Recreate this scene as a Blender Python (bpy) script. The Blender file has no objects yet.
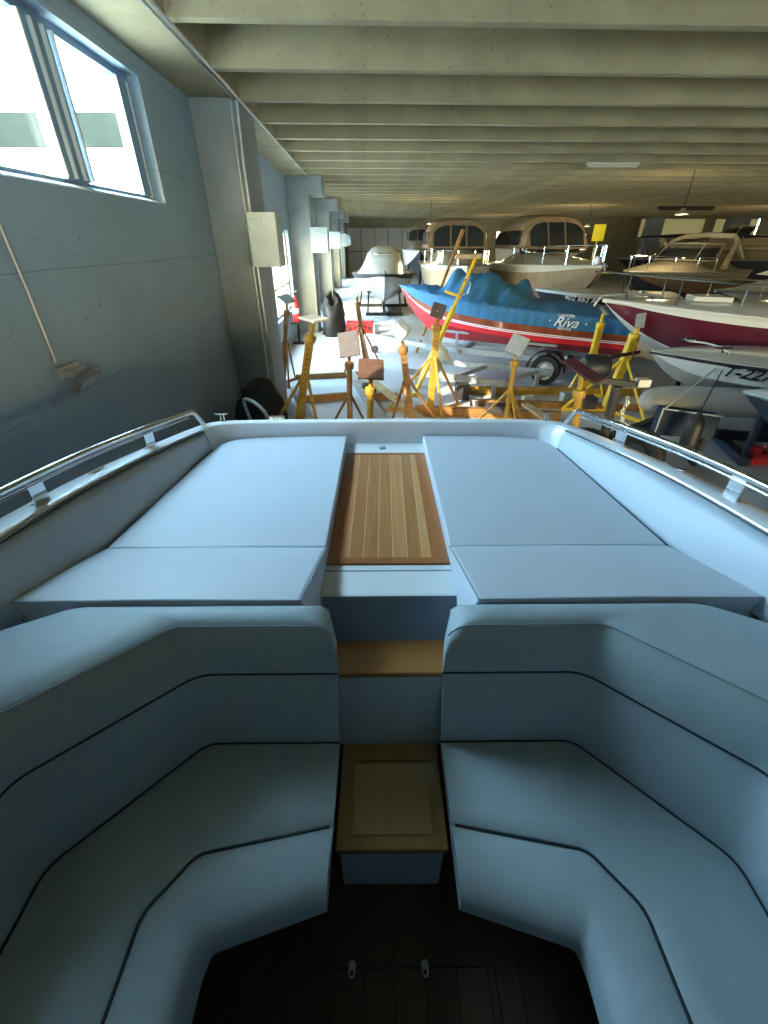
import bpy, math, random
from mathutils import Vector as V, Matrix
SKY = 46.0; SUN = 17.0; EXPO = 0.0
FILL_LAMPS = [(9,15,150,(1,.76,.4)),(20,16,200,(1,.76,.4)),(12,27,250,(1,.76,.4)),(24,28,250,(1,.76,.4)),(3,24,150,(1,.76,.4)),(10,38,250,(1,.76,.4))]
random.seed(7)
C = bpy.context.scene.collection
PI = math.pi
CAMZ = 2.7; F = 430.0; PITCH = math.atan(272/430.0)
cp, sp = math.cos(PITCH), math.sin(PITCH)
def ray(px, py):
    x = px-384; v = 512-py
    return V((x, F*cp+v*sp, -F*sp+v*cp))
def atz(px, py, z):
    r = ray(px, py); s = (z-CAMZ)/r.z; return V((r.x*s, r.y*s, z))
def aty(px, py, y):
    r = ray(px, py); s = y/r.y; return V((r.x*s, y, CAMZ+r.z*s))
ORI = {}
# ---------------- materials ----------------
def nt(name):
    m = bpy.data.materials.new(name); m.use_nodes = True
    n = m.node_tree; b = n.nodes['Principled BSDF']; return m, n, b
def mat(name, col, rough=.5, metal=0, var=.0, scale=8, bump=0, bscale=None, col2=None, coat=0, sheen=0, spec=None):
    m, n, b = nt(name)
    b.inputs['Base Color'].default_value = (*col, 1)
    b.inputs['Roughness'].default_value = rough; b.inputs['Metallic'].default_value = metal
    if spec is not None: b.inputs['Specular IOR Level'].default_value = spec
    if coat: b.inputs['Coat Weight'].default_value = coat; b.inputs['Coat Roughness'].default_value = .08
    tc = n.nodes.new('ShaderNodeTexCoord')
    if var or col2:
        no = n.nodes.new('ShaderNodeTexNoise'); no.inputs['Scale'].default_value = scale; no.inputs['Detail'].default_value = 6
        n.links.new(tc.outputs['Object'], no.inputs['Vector'])
        cr = n.nodes.new('ShaderNodeValToRGB')
        c2 = col2 if col2 else tuple(max(0, c*(1-var)) for c in col)
        cr.color_ramp.elements[0].position = .35; cr.color_ramp.elements[1].position = .65
        cr.color_ramp.elements[0].color = (*c2, 1); cr.color_ramp.elements[1].color = (*col, 1)
        n.links.new(no.outputs['Fac'], cr.inputs['Fac']); n.links.new(cr.outputs['Color'], b.inputs['Base Color'])
    if bump:
        n2 = n.nodes.new('ShaderNodeTexNoise'); n2.inputs['Scale'].default_value = bscale or 60; n2.inputs['Detail'].default_value = 4
        n.links.new(tc.outputs['Object'], n2.inputs['Vector'])
        bp = n.nodes.new('ShaderNodeBump'); bp.inputs['Strength'].default_value = bump; bp.inputs['Distance'].default_value = .01
        n.links.new(n2.outputs['Fac'], bp.inputs['Height']); n.links.new(bp.outputs['Normal'], b.inputs['Normal'])
    return m
def glass_mat(name, tint=(1,1,1), refl=.12):
    m = bpy.data.materials.new(name); m.use_nodes = True; n = m.node_tree; n.nodes.clear()
    o = n.nodes.new('ShaderNodeOutputMaterial'); mx = n.nodes.new('ShaderNodeMixShader'); t = n.nodes.new('ShaderNodeBsdfTransparent'); g = n.nodes.new('ShaderNodeBsdfGlossy')
    t.inputs['Color'].default_value = (*tint, 1); g.inputs['Roughness'].default_value = .03
    mx.inputs['Fac'].default_value = refl
    n.links.new(t.outputs[0], mx.inputs[1]); n.links.new(g.outputs[0], mx.inputs[2]); n.links.new(mx.outputs[0], o.inputs['Surface'])
    return m
def emit_mat(name, col, s):
    m = bpy.data.materials.new(name); m.use_nodes = True; n = m.node_tree; n.nodes.clear()
    o = n.nodes.new('ShaderNodeOutputMaterial'); e = n.nodes.new('ShaderNodeEmission'); e.inputs['Color'].default_value = (*col, 1); e.inputs['Strength'].default_value = s
    n.links.new(e.outputs[0], o.inputs['Surface']); return m
def trans_mat(name, col):
    m = bpy.data.materials.new(name); m.use_nodes = True; n = m.node_tree; n.nodes.clear()
    o = n.nodes.new('ShaderNodeOutputMaterial'); e = n.nodes.new('ShaderNodeBsdfTranslucent'); d = n.nodes.new('ShaderNodeBsdfDiffuse'); a = n.nodes.new('ShaderNodeMixShader')
    e.inputs['Color'].default_value = (*col, 1); d.inputs['Color'].default_value = (*col, 1); a.inputs['Fac'].default_value = .35
    n.links.new(e.outputs[0], a.inputs[1]); n.links.new(d.outputs[0], a.inputs[2]); n.links.new(a.outputs[0], o.inputs['Surface']); return m
def plank_mat(name, axis, width, cols, caulk, caulk_w=.06, rough=.35, grain=(60, 3), mixcol=None, x0=0.0, coat=.3):
    """planks running along one axis: plank index picks a tone, thin caulk lines between"""
    m, n, b = nt(name); L = n.links.new
    tc = n.nodes.new('ShaderNodeTexCoord'); sx = n.nodes.new('ShaderNodeSeparateXYZ'); L(tc.outputs['Object'], sx.inputs[0])
    def mth(op, a, bb=None):
        q = n.nodes.new('ShaderNodeMath'); q.operation = op
        if hasattr(a, 'links'): L(a, q.inputs[0])
        else: q.inputs[0].default_value = a
        if bb is not None:
            if hasattr(bb, 'links'): L(bb, q.inputs[1])
            else: q.inputs[1].default_value = bb
        return q.outputs[0]
    ax = sx.outputs[axis]
    u = mth('DIVIDE', mth('SUBTRACT', ax, x0), width); idx = mth('FLOOR', u); fr = mth('FRACT', u)
    wn = n.nodes.new('ShaderNodeTexWhiteNoise'); wn.noise_dimensions = '1D'; L(idx, wn.inputs['W'])
    mp = n.nodes.new('ShaderNodeMapping'); sc = [grain[0]]*3; sc[1-axis] = grain[1]; mp.inputs['Scale'].default_value = sc
    L(tc.outputs['Object'], mp.inputs[0])
    no = n.nodes.new('ShaderNodeTexNoise'); no.inputs['Scale'].default_value = 1; no.inputs['Detail'].default_value = 5; L(mp.outputs[0], no.inputs['Vector'])
    f = mth('ADD', mth('MULTIPLY', wn.outputs['Value'], .6), mth('MULTIPLY', no.outputs['Fac'], .6))
    cr = n.nodes.new('ShaderNodeValToRGB'); cr.color_ramp.elements[0].color = (*cols[0], 1); cr.color_ramp.elements[1].color = (*cols[1], 1)
    cr.color_ramp.elements[0].position = .15; cr.color_ramp.elements[1].position = .85; L(f, cr.inputs['Fac'])
    ln = mth('LESS_THAN', fr, caulk_w)
    mx = n.nodes.new('ShaderNodeMix'); mx.data_type = 'RGBA'; L(ln, mx.inputs['Factor']); L(cr.outputs['Color'], mx.inputs['A']); mx.inputs['B'].default_value = (*caulk, 1)
    L(mx.outputs['Result'], b.inputs['Base Color']); b.inputs['Roughness'].default_value = rough
    b.inputs['Coat Weight'].default_value = coat; b.inputs['Coat Roughness'].default_value = .2
    return m
def concrete(name, c1, c2, rough=.85, lines=None, scale=1.2):
    m, n, b = nt(name); L = n.links.new
    tc = n.nodes.new('ShaderNodeTexCoord')
    a = n.nodes.new('ShaderNodeTexNoise'); a.inputs['Scale'].default_value = scale; a.inputs['Detail'].default_value = 8; a.inputs['Roughness'].default_value = .65
    L(tc.outputs['Object'], a.inputs['Vector'])
    cr = n.nodes.new('ShaderNodeValToRGB'); cr.color_ramp.elements[0].position = .3; cr.color_ramp.elements[1].position = .62
    cr.color_ramp.elements[0].color = (*c2, 1); cr.color_ramp.elements[1].color = (*c1, 1); L(a.outputs['Fac'], cr.inputs['Fac'])
    s = n.nodes.new('ShaderNodeTexNoise'); s.inputs['Scale'].default_value = 22; s.inputs['Detail'].default_value = 3; L(tc.outputs['Object'], s.inputs['Vector'])
    r2 = n.nodes.new('ShaderNodeValToRGB'); r2.color_ramp.elements[0].position = .27; r2.color_ramp.elements[1].position = .36
    r2.color_ramp.elements[0].color = (.45, .45, .45, 1); r2.color_ramp.elements[1].color = (1, 1, 1, 1); L(s.outputs['Fac'], r2.inputs['Fac'])
    mx = n.nodes.new('ShaderNodeMix'); mx.data_type = 'RGBA'; mx.blend_type = 'MULTIPLY'; mx.inputs['Factor'].default_value = .6
    L(cr.outputs['Color'], mx.inputs['A']); L(r2.outputs['Color'], mx.inputs['B'])
    out = mx.outputs['Result']
    if lines:
        sx = n.nodes.new('ShaderNodeSeparateXYZ'); L(tc.outputs['Object'], sx.inputs[0])
        q = n.nodes.new('ShaderNodeMath'); q.operation = 'DIVIDE'; L(sx.outputs[2], q.inputs[0]); q.inputs[1].default_value = lines
        na = n.nodes.new('ShaderNodeTexNoise'); na.inputs['Scale'].default_value = .8; L(tc.outputs['Object'], na.inputs['Vector'])
        ad = n.nodes.new('ShaderNodeMath'); ad.operation = 'MULTIPLY_ADD'; L(na.outputs['Fac'], ad.inputs[0]); ad.inputs[1].default_value = .03; L(q.outputs[0], ad.inputs[2])
        fr = n.nodes.new('ShaderNodeMath'); fr.operation = 'FRACT'; L(ad.outputs[0], fr.inputs[0])
        lt = n.nodes.new('ShaderNodeMath'); lt.operation = 'LESS_THAN'; L(fr.outputs[0], lt.inputs[0]); lt.inputs[1].default_value = .007
        m2 = n.nodes.new('ShaderNodeMix'); m2.data_type = 'RGBA'; L(lt.outputs[0], m2.inputs['Factor']); L(out, m2.inputs['A']); m2.inputs['B'].default_value = (*[c*.62 for c in c2], 1)
        out = m2.outputs['Result']
    L(out, b.inputs['Base Color']); b.inputs['Roughness'].default_value = rough
    bp = n.nodes.new('ShaderNodeBump'); bp.inputs['Strength'].default_value = .25; bp.inputs['Distance'].default_value = .02
    L(a.outputs['Fac'], bp.inputs['Height']); L(bp.outputs['Normal'], b.inputs['Normal'])
    return m
M = {}
M['vinyl'] = mat('grey_vinyl', (.37,.46,.51), .52, var=.06, scale=14, bump=.12, bscale=260)
M['vinyl_pad'] = mat('pad_vinyl', (.56,.62,.70), .5, var=.04, scale=3, bump=.08, bscale=300)
M['vinyl_side'] = mat('lining_vinyl', (.52,.60,.68), .45, var=.03, scale=3)
M['pipe'] = mat('dark_piping', (.015,.03,.04), .5)
M['stitch'] = mat('stitch_thread', (.30,.36,.40), .8)
M['gel'] = mat('white_gelcoat', (.80,.84,.88), .30, var=.03, scale=2, coat=.25)
M['chrome'] = mat('polished_steel', (.82,.84,.86), .12, 1)
M['steel'] = mat('dull_steel', (.45,.48,.50), .4, .8, var=.2, scale=12)
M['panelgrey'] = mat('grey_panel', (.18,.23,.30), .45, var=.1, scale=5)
M['riser'] = mat('riser_vinyl', (.42,.48,.52), .5, bump=.1, bscale=200)
M['teak'] = plank_mat('teak_planks', 0, .073, ((.34,.12,.038),(.64,.33,.13)), (.66,.55,.38), .04, .32, (45,2.5), x0=.007)
M['teak_edge'] = plank_mat('teak_border', 0, .5, ((.26,.08,.025),(.42,.16,.055)), (.3,.1,.04), .0, .3, (3,60))
M['teak_side'] = plank_mat('teak_side_border', 0, .5, ((.28,.09,.03),(.44,.17,.06)), (.3,.1,.04), .0, .3, (60,3))
M['step'] = plank_mat('varnished_step', 0, .9, ((.20,.06,.015),(.42,.19,.055)), (.3,.1,.04), .0, .18, (9,90), x0=-.45, coat=1)
M['step2'] = plank_mat('varnished_step_worn', 0, .9, ((.20,.10,.03),(.34,.20,.07)), (.3,.1,.04), .0, .25, (18,5), x0=-.45, coat=.7)
M['step2p'] = plank_mat('worn_step_panel', 0, .9, ((.26,.16,.06),(.40,.27,.11)), (.3,.1,.04), .0, .3, (14,4), x0=-.45, coat=.5)
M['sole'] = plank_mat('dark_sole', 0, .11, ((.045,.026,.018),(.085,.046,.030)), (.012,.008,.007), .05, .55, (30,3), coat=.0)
M['hatchline'] = mat('hatch_gap', (.006,.005,.005), .7)
M['wall'] = concrete('painted_block_wall', (.25,.36,.46), (.22,.31,.38), .8, lines=.84, scale=.7)  # blue wash of the window's lens flare put into the wall colour
M['conc'] = concrete('beam_concrete', (.33,.305,.20), (.235,.215,.14), .85)
M['col'] = concrete('column_concrete', (.27,.32,.35), (.20,.235,.25), .85)  # bluish cast of the window flare mixed into the concrete tone
M['corbel'] = concrete('corbel_concrete', (.42,.50,.54), (.32,.39,.42), .85, scale=2)
M['floor'] = concrete('hall_floor', (.50,.53,.56), (.34,.36,.38), .55, scale=.5)
M['yellow'] = mat('yellow_paint', (.48,.27,.03), .45, var=.35, scale=9, coat=.2)
M['orange'] = mat('rusty_orange_paint', (.31,.15,.04), .55, var=.45, scale=8)
M['brightyellow'] = mat('bright_yellow_paint', (.80,.54,.03), .42, var=.2, scale=6, coat=.2)
M['plate_grey'] = mat('pad_grey', (.34,.36,.35), .6, var=.25, scale=14)
M['plate_dark'] = mat('pad_dark', (.05,.042,.048), .6, var=.3, scale=10)
M['plate_white'] = mat('pad_white', (.72,.72,.66), .6, var=.1, scale=10)
M['plate_brown'] = mat('pad_brown', (.13,.065,.045), .6, var=.3, scale=10)
M['plate_maroon'] = mat('pad_maroon', (.08,.015,.02), .6, var=.3, scale=10)
M['black'] = mat('black_rubber', (.018,.019,.021), .6, var=.3, scale=12)
M['blackgloss'] = mat('black_gloss', (.010,.012,.015), .5)
M['glassd'] = mat('tinted_screen', (.02,.028,.035), .06, coat=.6)
M['glass'] = glass_mat('window_glass', (.96,.98,1), .05)
M['white'] = mat('white_hull_paint', (.74,.77,.76), .22, var=.05, scale=1.5, coat=.5)
M['cream'] = mat('cream_hull_paint', (.52,.48,.37), .3, var=.08, scale=1.5, coat=.3)
M['greyhull'] = mat('grey_antifoul', (.50,.50,.50), .55, var=.15, scale=3)
M['darkhull'] = mat('dark_antifoul', (.02,.03,.05), .5, var=.2, scale=3)
M['navy'] = mat('navy_paint', (.018,.035,.08), .65, var=.15, scale=3)
M['burg'] = mat('burgundy_paint', (.10,.012,.030), .22, var=.06, scale=1, coat=.5)
M['red'] = mat('red_antifoul', (.72,.02,.03), .5, var=.08, scale=2)
M['mahog'] = mat('orange_mahogany', (.30,.06,.02), .25, var=.3, scale=4, coat=.7)
M['mahog2'] = mat('dark_mahogany', (.16,.025,.012), .25, var=.3, scale=4, coat=.7)
M['bluecover'] = mat('blue_canvas', (.035,.17,.36), .75, var=.12, scale=3, bump=.1, bscale=40)
M['bluedark'] = mat('blue_canvas_dark', (.015,.06,.17), .8, var=.1, scale=3)
M['tan'] = mat('tan_canvas', (.27,.19,.11), .85, var=.2, scale=5, bump=.2, bscale=30)
M['navycanvas'] = mat('navy_canvas', (.008,.012,.035), .85, var=.2, scale=5)
M['wood'] = mat('pale_timber', (.50,.36,.20), .7, var=.3, scale=5)
M['woodgrey'] = mat('weathered_timber', (.38,.36,.33), .8, var=.3, scale=6)
M['galv'] = mat('galvanised_steel', (.46,.52,.56), .42, .55, var=.2, scale=10)
M['redpaint'] = mat('red_plastic', (.62,.02,.03), .4)
M['ink'] = mat('black_lettering', (.01,.01,.015), .4)
M['whiteink'] = mat('white_lettering', (.9,.92,.92), .6)
M['tarp'] = mat('black_tarp', (.012,.016,.022), .7, var=.3, scale=4, bump=.5, bscale=10)
M['frame'] = mat('window_frame_paint', (.13,.23,.36), .5, var=.1, scale=5)  # blue comes from lens flare, carried here by the frame colour
M['frame2'] = mat('grey_window_frame', (.14,.14,.14), .5)
M['frost'] = trans_mat('cream_translucent_panel', (.16,.12,.07))
M['gate'] = mat('white_gate_panel', (.70,.74,.74), .5, var=.05, scale=1)
M['signyel'] = mat('yellow_sign_paint', (.80,.78,.05), .5)
M['rope'] = mat('pale_rope', (.6,.62,.58), .8)
M['clear'] = mat('clear_plastic_sheet', (.62,.70,.72), .3, bump=.6, bscale=9)
M['outwall'] = mat('outside_render', (.85,.86,.85), .8)
M['outroof'] = mat('outside_roof_band', (.016,.026,.030), .8, spec=0, var=.3, scale=.8)
M['ground'] = mat('outside_ground', (.55,.52,.46), .9, var=.1, scale=1)
# ---------------- mesh builder ----------------
class MB:
    def __init__(s, X=None): s.v = []; s.f = []; s.m = []; s.X = X; s.cm = 0
    def _a(s, pts, faces):
        o = len(s.v)
        for p in pts:
            p = V(p); s.v.append(s.X @ p if s.X else p)
        for f in faces: s.f.append(tuple(o+i for i in f)); s.m.append(s.cm)
        return s
    def box(s, a, b, R=None, c=None):
        x0,y0,z0 = a; x1,y1,z1 = b
        P = [V(p) for p in ((x0,y0,z0),(x1,y0,z0),(x1,y1,z0),(x0,y1,z0),(x0,y0,z1),(x1,y0,z1),(x1,y1,z1),(x0,y1,z1))]
        if R is not None:
            P = [R @ p + (V(c) if c is not None else V((0,0,0))) for p in P]
        return s._a(P, [(0,3,2,1),(4,5,6,7),(0,1,5,4),(1,2,6,5),(2,3,7,6),(3,0,4,7)])
    def bar(s, p, q, w, h=None, up=V((0,0,1))):
        p = V(p); q = V(q); h = h or w; d = (q-p)
        if d.length < 1e-6: return s
        d.normalize(); u = up
        if abs(d.dot(u)) > .98: u = V((0,1,0))
        a = d.cross(u).normalized(); b = a.cross(d).normalized()
        P = []
        for e in (p, q):
            for i, j in ((-1,-1),(1,-1),(1,1),(-1,1)): P.append(e+a*i*w/2+b*j*h/2)
        return s._a(P, [(3,2,1,0),(4,5,6,7),(0,1,5,4),(1,2,6,5),(2,3,7,6),(3,0,4,7)])
    def tube(s, pts, r, n=8, closed=False, cap=True, flat=1.0):
        pts = [V(p) for p in pts]; N = len(pts); rr = r if isinstance(r, (list, tuple)) else [r]*N
        P = []; prev = None
        for i, p in enumerate(pts):
            if closed: d = pts[(i+1) % N]-pts[i-1]
            else: d = pts[min(i+1, N-1)]-pts[max(i-1, 0)]
            if d.length < 1e-9: d = V((0,0,1))
            d.normalize()
            if prev is None:
                u = V((0,0,1)) if abs(d.z) < .9 else V((1,0,0))
                a = d.cross(u).normalized()
            else:
                a = prev - d*prev.dot(d)
                if a.length < 1e-6: a = d.orthogonal()
                a.normalize()
            prev = a; b = a.cross(d)
            for k in range(n):
                t = 2*PI*k/n; P.append(p + a*math.cos(t)*rr[i] + b*math.sin(t)*rr[i]*flat)
        F_ = []
        for i in range(N if closed else N-1):
            j = (i+1) % N
            for k in range(n):
                k2 = (k+1) % n; F_.append((i*n+k, i*n+k2, j*n+k2, j*n+k))
        if cap and not closed:
            F_.append(tuple(range(n))[::-1]); F_.append(tuple((N-1)*n+k for k in range(n)))
        return s._a(P, F_)
    def cyl(s, p, q, r, n=20, r2=None): return s.tube([p, q], [r, r if r2 is None else r2], n)
    def lathe(s, prof, c, axis=V((0,0,1)), n=20, cap=True):
        axis = V(axis).normalized(); a = axis.orthogonal().normalized(); b = axis.cross(a); c = V(c); P = []
        for r, h in prof:
            for k in range(n):
                t = 2*PI*k/n; P.append(c+axis*h+a*math.cos(t)*r+b*math.sin(t)*r)
        F_ = [(i*n+k, i*n+(k+1) % n, (i+1)*n+(k+1) % n, (i+1)*n+k) for i in range(len(prof)-1) for k in range(n)]
        if cap and prof[0][0] > 1e-5: F_.append(tuple(range(n))[::-1])
        if cap and prof[-1][0] > 1e-5: F_.append(tuple((len(prof)-1)*n+k for k in range(n)))
        return s._a(P, F_)
    def grid(s, rows, closeu=False, closev=False, caps=False):
        nr = len(rows); nc = len(rows[0]); P = [p for r in rows for p in r]; F_ = []
        for i in range(nr if closev else nr-1):
            for j in range(nc if closeu else nc-1):
                a = i*nc+j; b = i*nc+(j+1) % nc; c = ((i+1) % nr)*nc+(j+1) % nc; d = ((i+1) % nr)*nc+j
                F_.append((a, b, c, d))
        if caps:
            F_.append(tuple(i*nc for i in range(nr))); F_.append(tuple(i*nc+nc-1 for i in range(nr))[::-1])
        return s._a(P, F_)
    def prism(s, poly, z0, z1):
        n = len(poly); P = [(x, y, z0) for x, y in poly]+[(x, y, z1) for x, y in poly]
        return s._a(P, [tuple(range(n))[::-1], tuple(range(n, 2*n))]+[(i, (i+1) % n, n+(i+1) % n, n+i) for i in range(n)])
    def build(s, name, m, parent=None, bevel=0, smooth=False, seg=2, rot=0, solid=0, sub=0, recalc=True, auto=None):
        me = bpy.data.meshes.new(name)
        if parent is not None: org = ORI[parent.name]
        else:
            xs = [p.x for p in s.v]; ys = [p.y for p in s.v]; zs = [p.z for p in s.v]
            org = V(((min(xs)+max(xs))/2, (min(ys)+max(ys))/2, min(zs)))
            if rot: org = V((0,0,0))
        me.from_pydata([p-org for p in s.v], [], s.f); me.update()
        if recalc:
            import bmesh
            bm = bmesh.new(); bm.from_mesh(me); bmesh.ops.remove_doubles(bm, verts=bm.verts, dist=1e-5); bmesh.ops.recalc_face_normals(bm, faces=bm.faces); bm.to_mesh(me); bm.free()
        ms = m if isinstance(m, (list, tuple)) else [m]
        for q in ms: me.materials.append(M[q] if isinstance(q, str) else q)
        if len(ms) > 1 and len(me.polygons) == len(s.m):
            for p, k in zip(me.polygons, s.m): p.material_index = k
        if smooth:
            for p in me.polygons: p.use_smooth = True
        o = bpy.data.objects.new(name, me); C.objects.link(o)
        if parent is not None: o.parent = parent
        else:
            o.location = org
            if rot: o.rotation_euler.z = rot
        ORI[o.name] = org
        if solid:
            q = o.modifiers.new('t', 'SOLIDIFY'); q.thickness = solid; q.offset = 0
        if bevel:
            q = o.modifiers.new('b', 'BEVEL'); q.width = bevel; q.segments = seg; q.limit_method = 'ANGLE'; q.angle_limit = math.radians(40)
        if sub:
            q = o.modifiers.new('s', 'SUBSURF'); q.levels = sub; q.render_levels = sub
        if smooth and auto is not False:
            try: me.set_sharp_from_angle(angle=math.radians(auto or 42))
            except Exception: pass
        return o
def tag(o, label, cat, group=None):
    o['label'] = label; o['category'] = cat
    if group: o['group'] = group
    return o
def struct(o, label=None):
    o['kind'] = 'structure'
    if label: o['label'] = label
    return o
def empty(name, loc):
    o = bpy.data.objects.new(name, None); C.objects.link(o); o.location = loc; o.empty_display_size = .2; ORI[o.name] = V(loc); return o
def thing(name, label, cat, loc, group=None): return tag(empty(name, loc), label, cat, group)
def text(name, body, mtx, size, m, parent, shear=0, ext=.002, bold=0):
    cu = bpy.data.curves.new(name, 'FONT'); cu.body = body; cu.size = size; cu.shear = shear; cu.extrude = ext
    cu.offset = bold; cu.align_x = 'CENTER'; cu.align_y = 'CENTER'; cu.materials.append(M[m])
    o = bpy.data.objects.new(name+'_tmp', cu); C.objects.link(o)
    dg = bpy.context.evaluated_depsgraph_get(); me = bpy.data.meshes.new_from_object(o.evaluated_get(dg)); bpy.data.objects.remove(o)
    t = bpy.data.objects.new(name, me); C.objects.link(t)
    if not me.materials: me.materials.append(M[m])
    org = ORI[parent.name]
    for v in me.vertices: v.co = (mtx @ v.co) - org
    t.parent = parent; ORI[t.name] = org
    return t
def lerp(a, b, t): return a+(b-a)*t
def interp(pts, x):
    for (x0, y0), (x1, y1) in zip(pts, pts[1:]):
        if x <= x1: return y0+(y1-y0)*max(0, (x-x0))/(x1-x0)
    return pts[-1][1]

# ================= OUR BOAT (seen from its cockpit, looking aft) =================
BY = .009; BX = .035
def bf(p):  # boat frame -> world (z given below the camera)
    p = V(p); return V((BX + p.x*math.cos(BY) - p.y*math.sin(BY), p.x*math.sin(BY)+p.y*math.cos(BY), CAMZ+p.z))
BM = Matrix.Translation((BX, 0, CAMZ)) @ Matrix.Rotation(BY, 4, 'Z')
boat = thing('motorboat', 'open motorboat in the foreground with white gelcoat, teak walkway and grey cushions', 'boat', (BX, 1.2, .25))
def spl(pts, n=8):
    """Catmull-Rom through points"""
    pts = [V(p) for p in pts]; out = []
    P = [pts[0]*2-pts[1]]+pts+[pts[-1]*2-pts[-2]]
    for i in range(1, len(P)-2):
        for k in range(n):
            t = k/n; a, b, c, d = P[i-1], P[i], P[i+1], P[i+2]
            out.append(.5*((2*b)+(-a+c)*t+(2*a-5*b+4*c-d)*t*t+(-a+3*b-3*c+d)*t**3))
    out.append(pts[-1]); return out
# half lines, right side (x>0); going forward from the transom centre, round the quarter, toward the camera
gin = spl([(0,3.07,-1.145),(.6,3.06,-1.145),(1.05,3.03,-1.14),(1.22,2.98,-1.135),(1.285,2.86,-1.125),(1.37,2.45,-1.075),(1.46,1.95,-1.025),(1.54,1.45,-1.0),(1.60,.9,-.985),(1.62,.2,-.97),(1.60,-.9,-.95)], 6)
gout = spl([(0,3.155,-1.15),(.6,3.145,-1.15),(1.08,3.115,-1.145),(1.28,3.06,-1.14),(1.385,2.90,-1.13),(1.50,2.47,-1.085),(1.61,1.96,-1.035),(1.70,1.46,-1.01),(1.765,.9,-.99),(1.79,.2,-.975),(1.77,-.9,-.955)], 6)
pin = spl([(0,3.065,-1.27),(.6,3.055,-1.27),(1.03,3.02,-1.27),(1.17,2.95,-1.27),(1.235,2.80,-1.27),(1.30,2.3,-1.27),(1.365,1.75,-1.27),(1.45,1.35,-1.27),(1.53,.9,-1.27),(1.56,.2,-1.27),(1.55,-.9,-1.27)], 6)
def mir(l): return [V((-p.x, p.y, p.z)) for p in l[::-1]] + [V(p) for p in l[1:]]
GI, GO, PI_ = mir(gin), mir(gout), mir(pin)
# deck rim (gunwale and transom top) and the outer hull
mb = MB(BM)
def dz(l, z): return [V((p.x, p.y, p.z+z)) for p in l]
def off(l, l2, t): return [a+(b-a)*t for a, b in zip(l, l2)]
mb.grid([dz(GI,-.03), dz(GI,-.008), dz(off(GI,GO,.06),.0), dz(off(GI,GO,.5),.006), dz(off(GI,GO,.94),.0), dz(GO,-.01), dz(GO,-.06)])
mb.build('gunwale', 'gel', boat, smooth=True)
mb = MB(BM)
NI = len(GO)
def hl(sx, sy, z): return [V((p.x*sx, (p.y-1.0)*sy+1.0, z)) for p in GO]
mb.grid([dz(GO,-.06), [V((p.x*1.0,p.y+.0,p.z-.12)) for p in GO], hl(.985,1.0,-1.45), hl(.93,.985,-1.75), hl(.84,.97,-2.28), hl(.05,.95,-2.45)])
mb.build('hull', 'gel', boat, smooth=True)
# black/chrome join line along inner edge and padded side lining
def lin(i0, i1, s):
    A = gin[i0:i1]; B = pin[i0:i1]
    if s < 0: A = [V((-p.x,p.y,p.z)) for p in A]; B = [V((-p.x,p.y,p.z)) for p in B]
    return A, B
for s in (-1, 1):
    A, B = lin(24, 61, s)
    m = MB(BM); rows = []
    for k in range(7):
        t = k/6; inn = .012*math.sin(PI*t)
        rows.append([a.lerp(b, t)+V((-s*(.012+inn), 0, -.018*(1-t))) for a, b in zip(A, B)])
    m.grid(rows, caps=False); o = m.build('side_lining', 'vinyl_side', boat, smooth=True, solid=.012)
    m = MB(BM); m.tube([a+V((-s*.016,0,-.010)) for a in A], .0045, 6); m.build('lining_piping', 'pipe', o, smooth=True)
    m = MB(BM); m.tube([a+V((-s*.004,0,-.002)) for a in A], .0022, 6); m.build('gunwale_trim', 'chrome', boat, smooth=True)
# transom inside wall
A = mir(gin[:25]); B = mir(pin[:25])
m = MB(BM); m.grid([dz(A,-.02), off(A,B,.5), dz(B,-.12)]); m.build('transom_lining', 'gel', boat, smooth=True)
# deck under pads, walkway ledge and centre sill
m = MB(BM)
hole = .30
for s in (-1, 1):
    poly = [(s*(p.x+.01), p.y+.01) for p in pin[6:44]]
    poly = [(s*.298, 3.08)]+poly+[(s*1.50, 1.14), (s*.298, 1.14)]
    m.prism(poly, -1.40, -1.325)
m.build('deck', 'gel', boat)
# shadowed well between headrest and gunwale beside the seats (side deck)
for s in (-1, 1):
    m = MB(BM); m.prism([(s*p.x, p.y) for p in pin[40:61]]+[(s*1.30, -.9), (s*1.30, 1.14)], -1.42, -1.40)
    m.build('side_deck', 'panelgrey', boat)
m = MB(BM); m.box((-.31,1.60,-1.36),(.31,3.08,-1.332)); m.build('walkway_base', 'gel', boat)
m = MB(BM)
m.box((-.305,1.40,-1.39),(.305,1.615,-1.322)); m.build('sill', 'gel', boat, bevel=.006)
m = MB(BM); m.box((-.30,1.566,-1.322),(.30,1.573,-1.3205)); m.build('sill_groove', 'panelgrey', boat)
# teak walkway
m = MB(BM); m.box((-.215,1.66,-1.335),(.215,2.86,-1.316)); m.build('teak_walkway', 'teak', boat)
tk = MB(BM); tk.box((-.30,1.615,-1.335),(.30,1.66,-1.313)); tk.build('teak_end_border', 'teak_edge', boat)
tk = MB(BM); tk.box((-.30,2.86,-1.335),(.30,2.885,-1.313)); tk.build('teak_end_border', 'teak_edge', boat)
for s in (-1,1):
    m = MB(BM); m.box((min(s*.215,s*.30),1.66,-1.335),(max(s*.215,s*.30),2.86,-1.314)); m.build('teak_side_border', 'teak_side', boat)
m = MB(BM); m.box((-.30,2.885,-1.34),(.30,3.06,-1.312)); lg = m.build('aft_ledge', 'gel', boat, bevel=.008)
m = MB(BM); m.cyl((-.02,2.96,-1.312),(-.02,2.96,-1.303),.022,16); m.build('drain_fitting', 'steel', lg, smooth=True)
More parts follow.
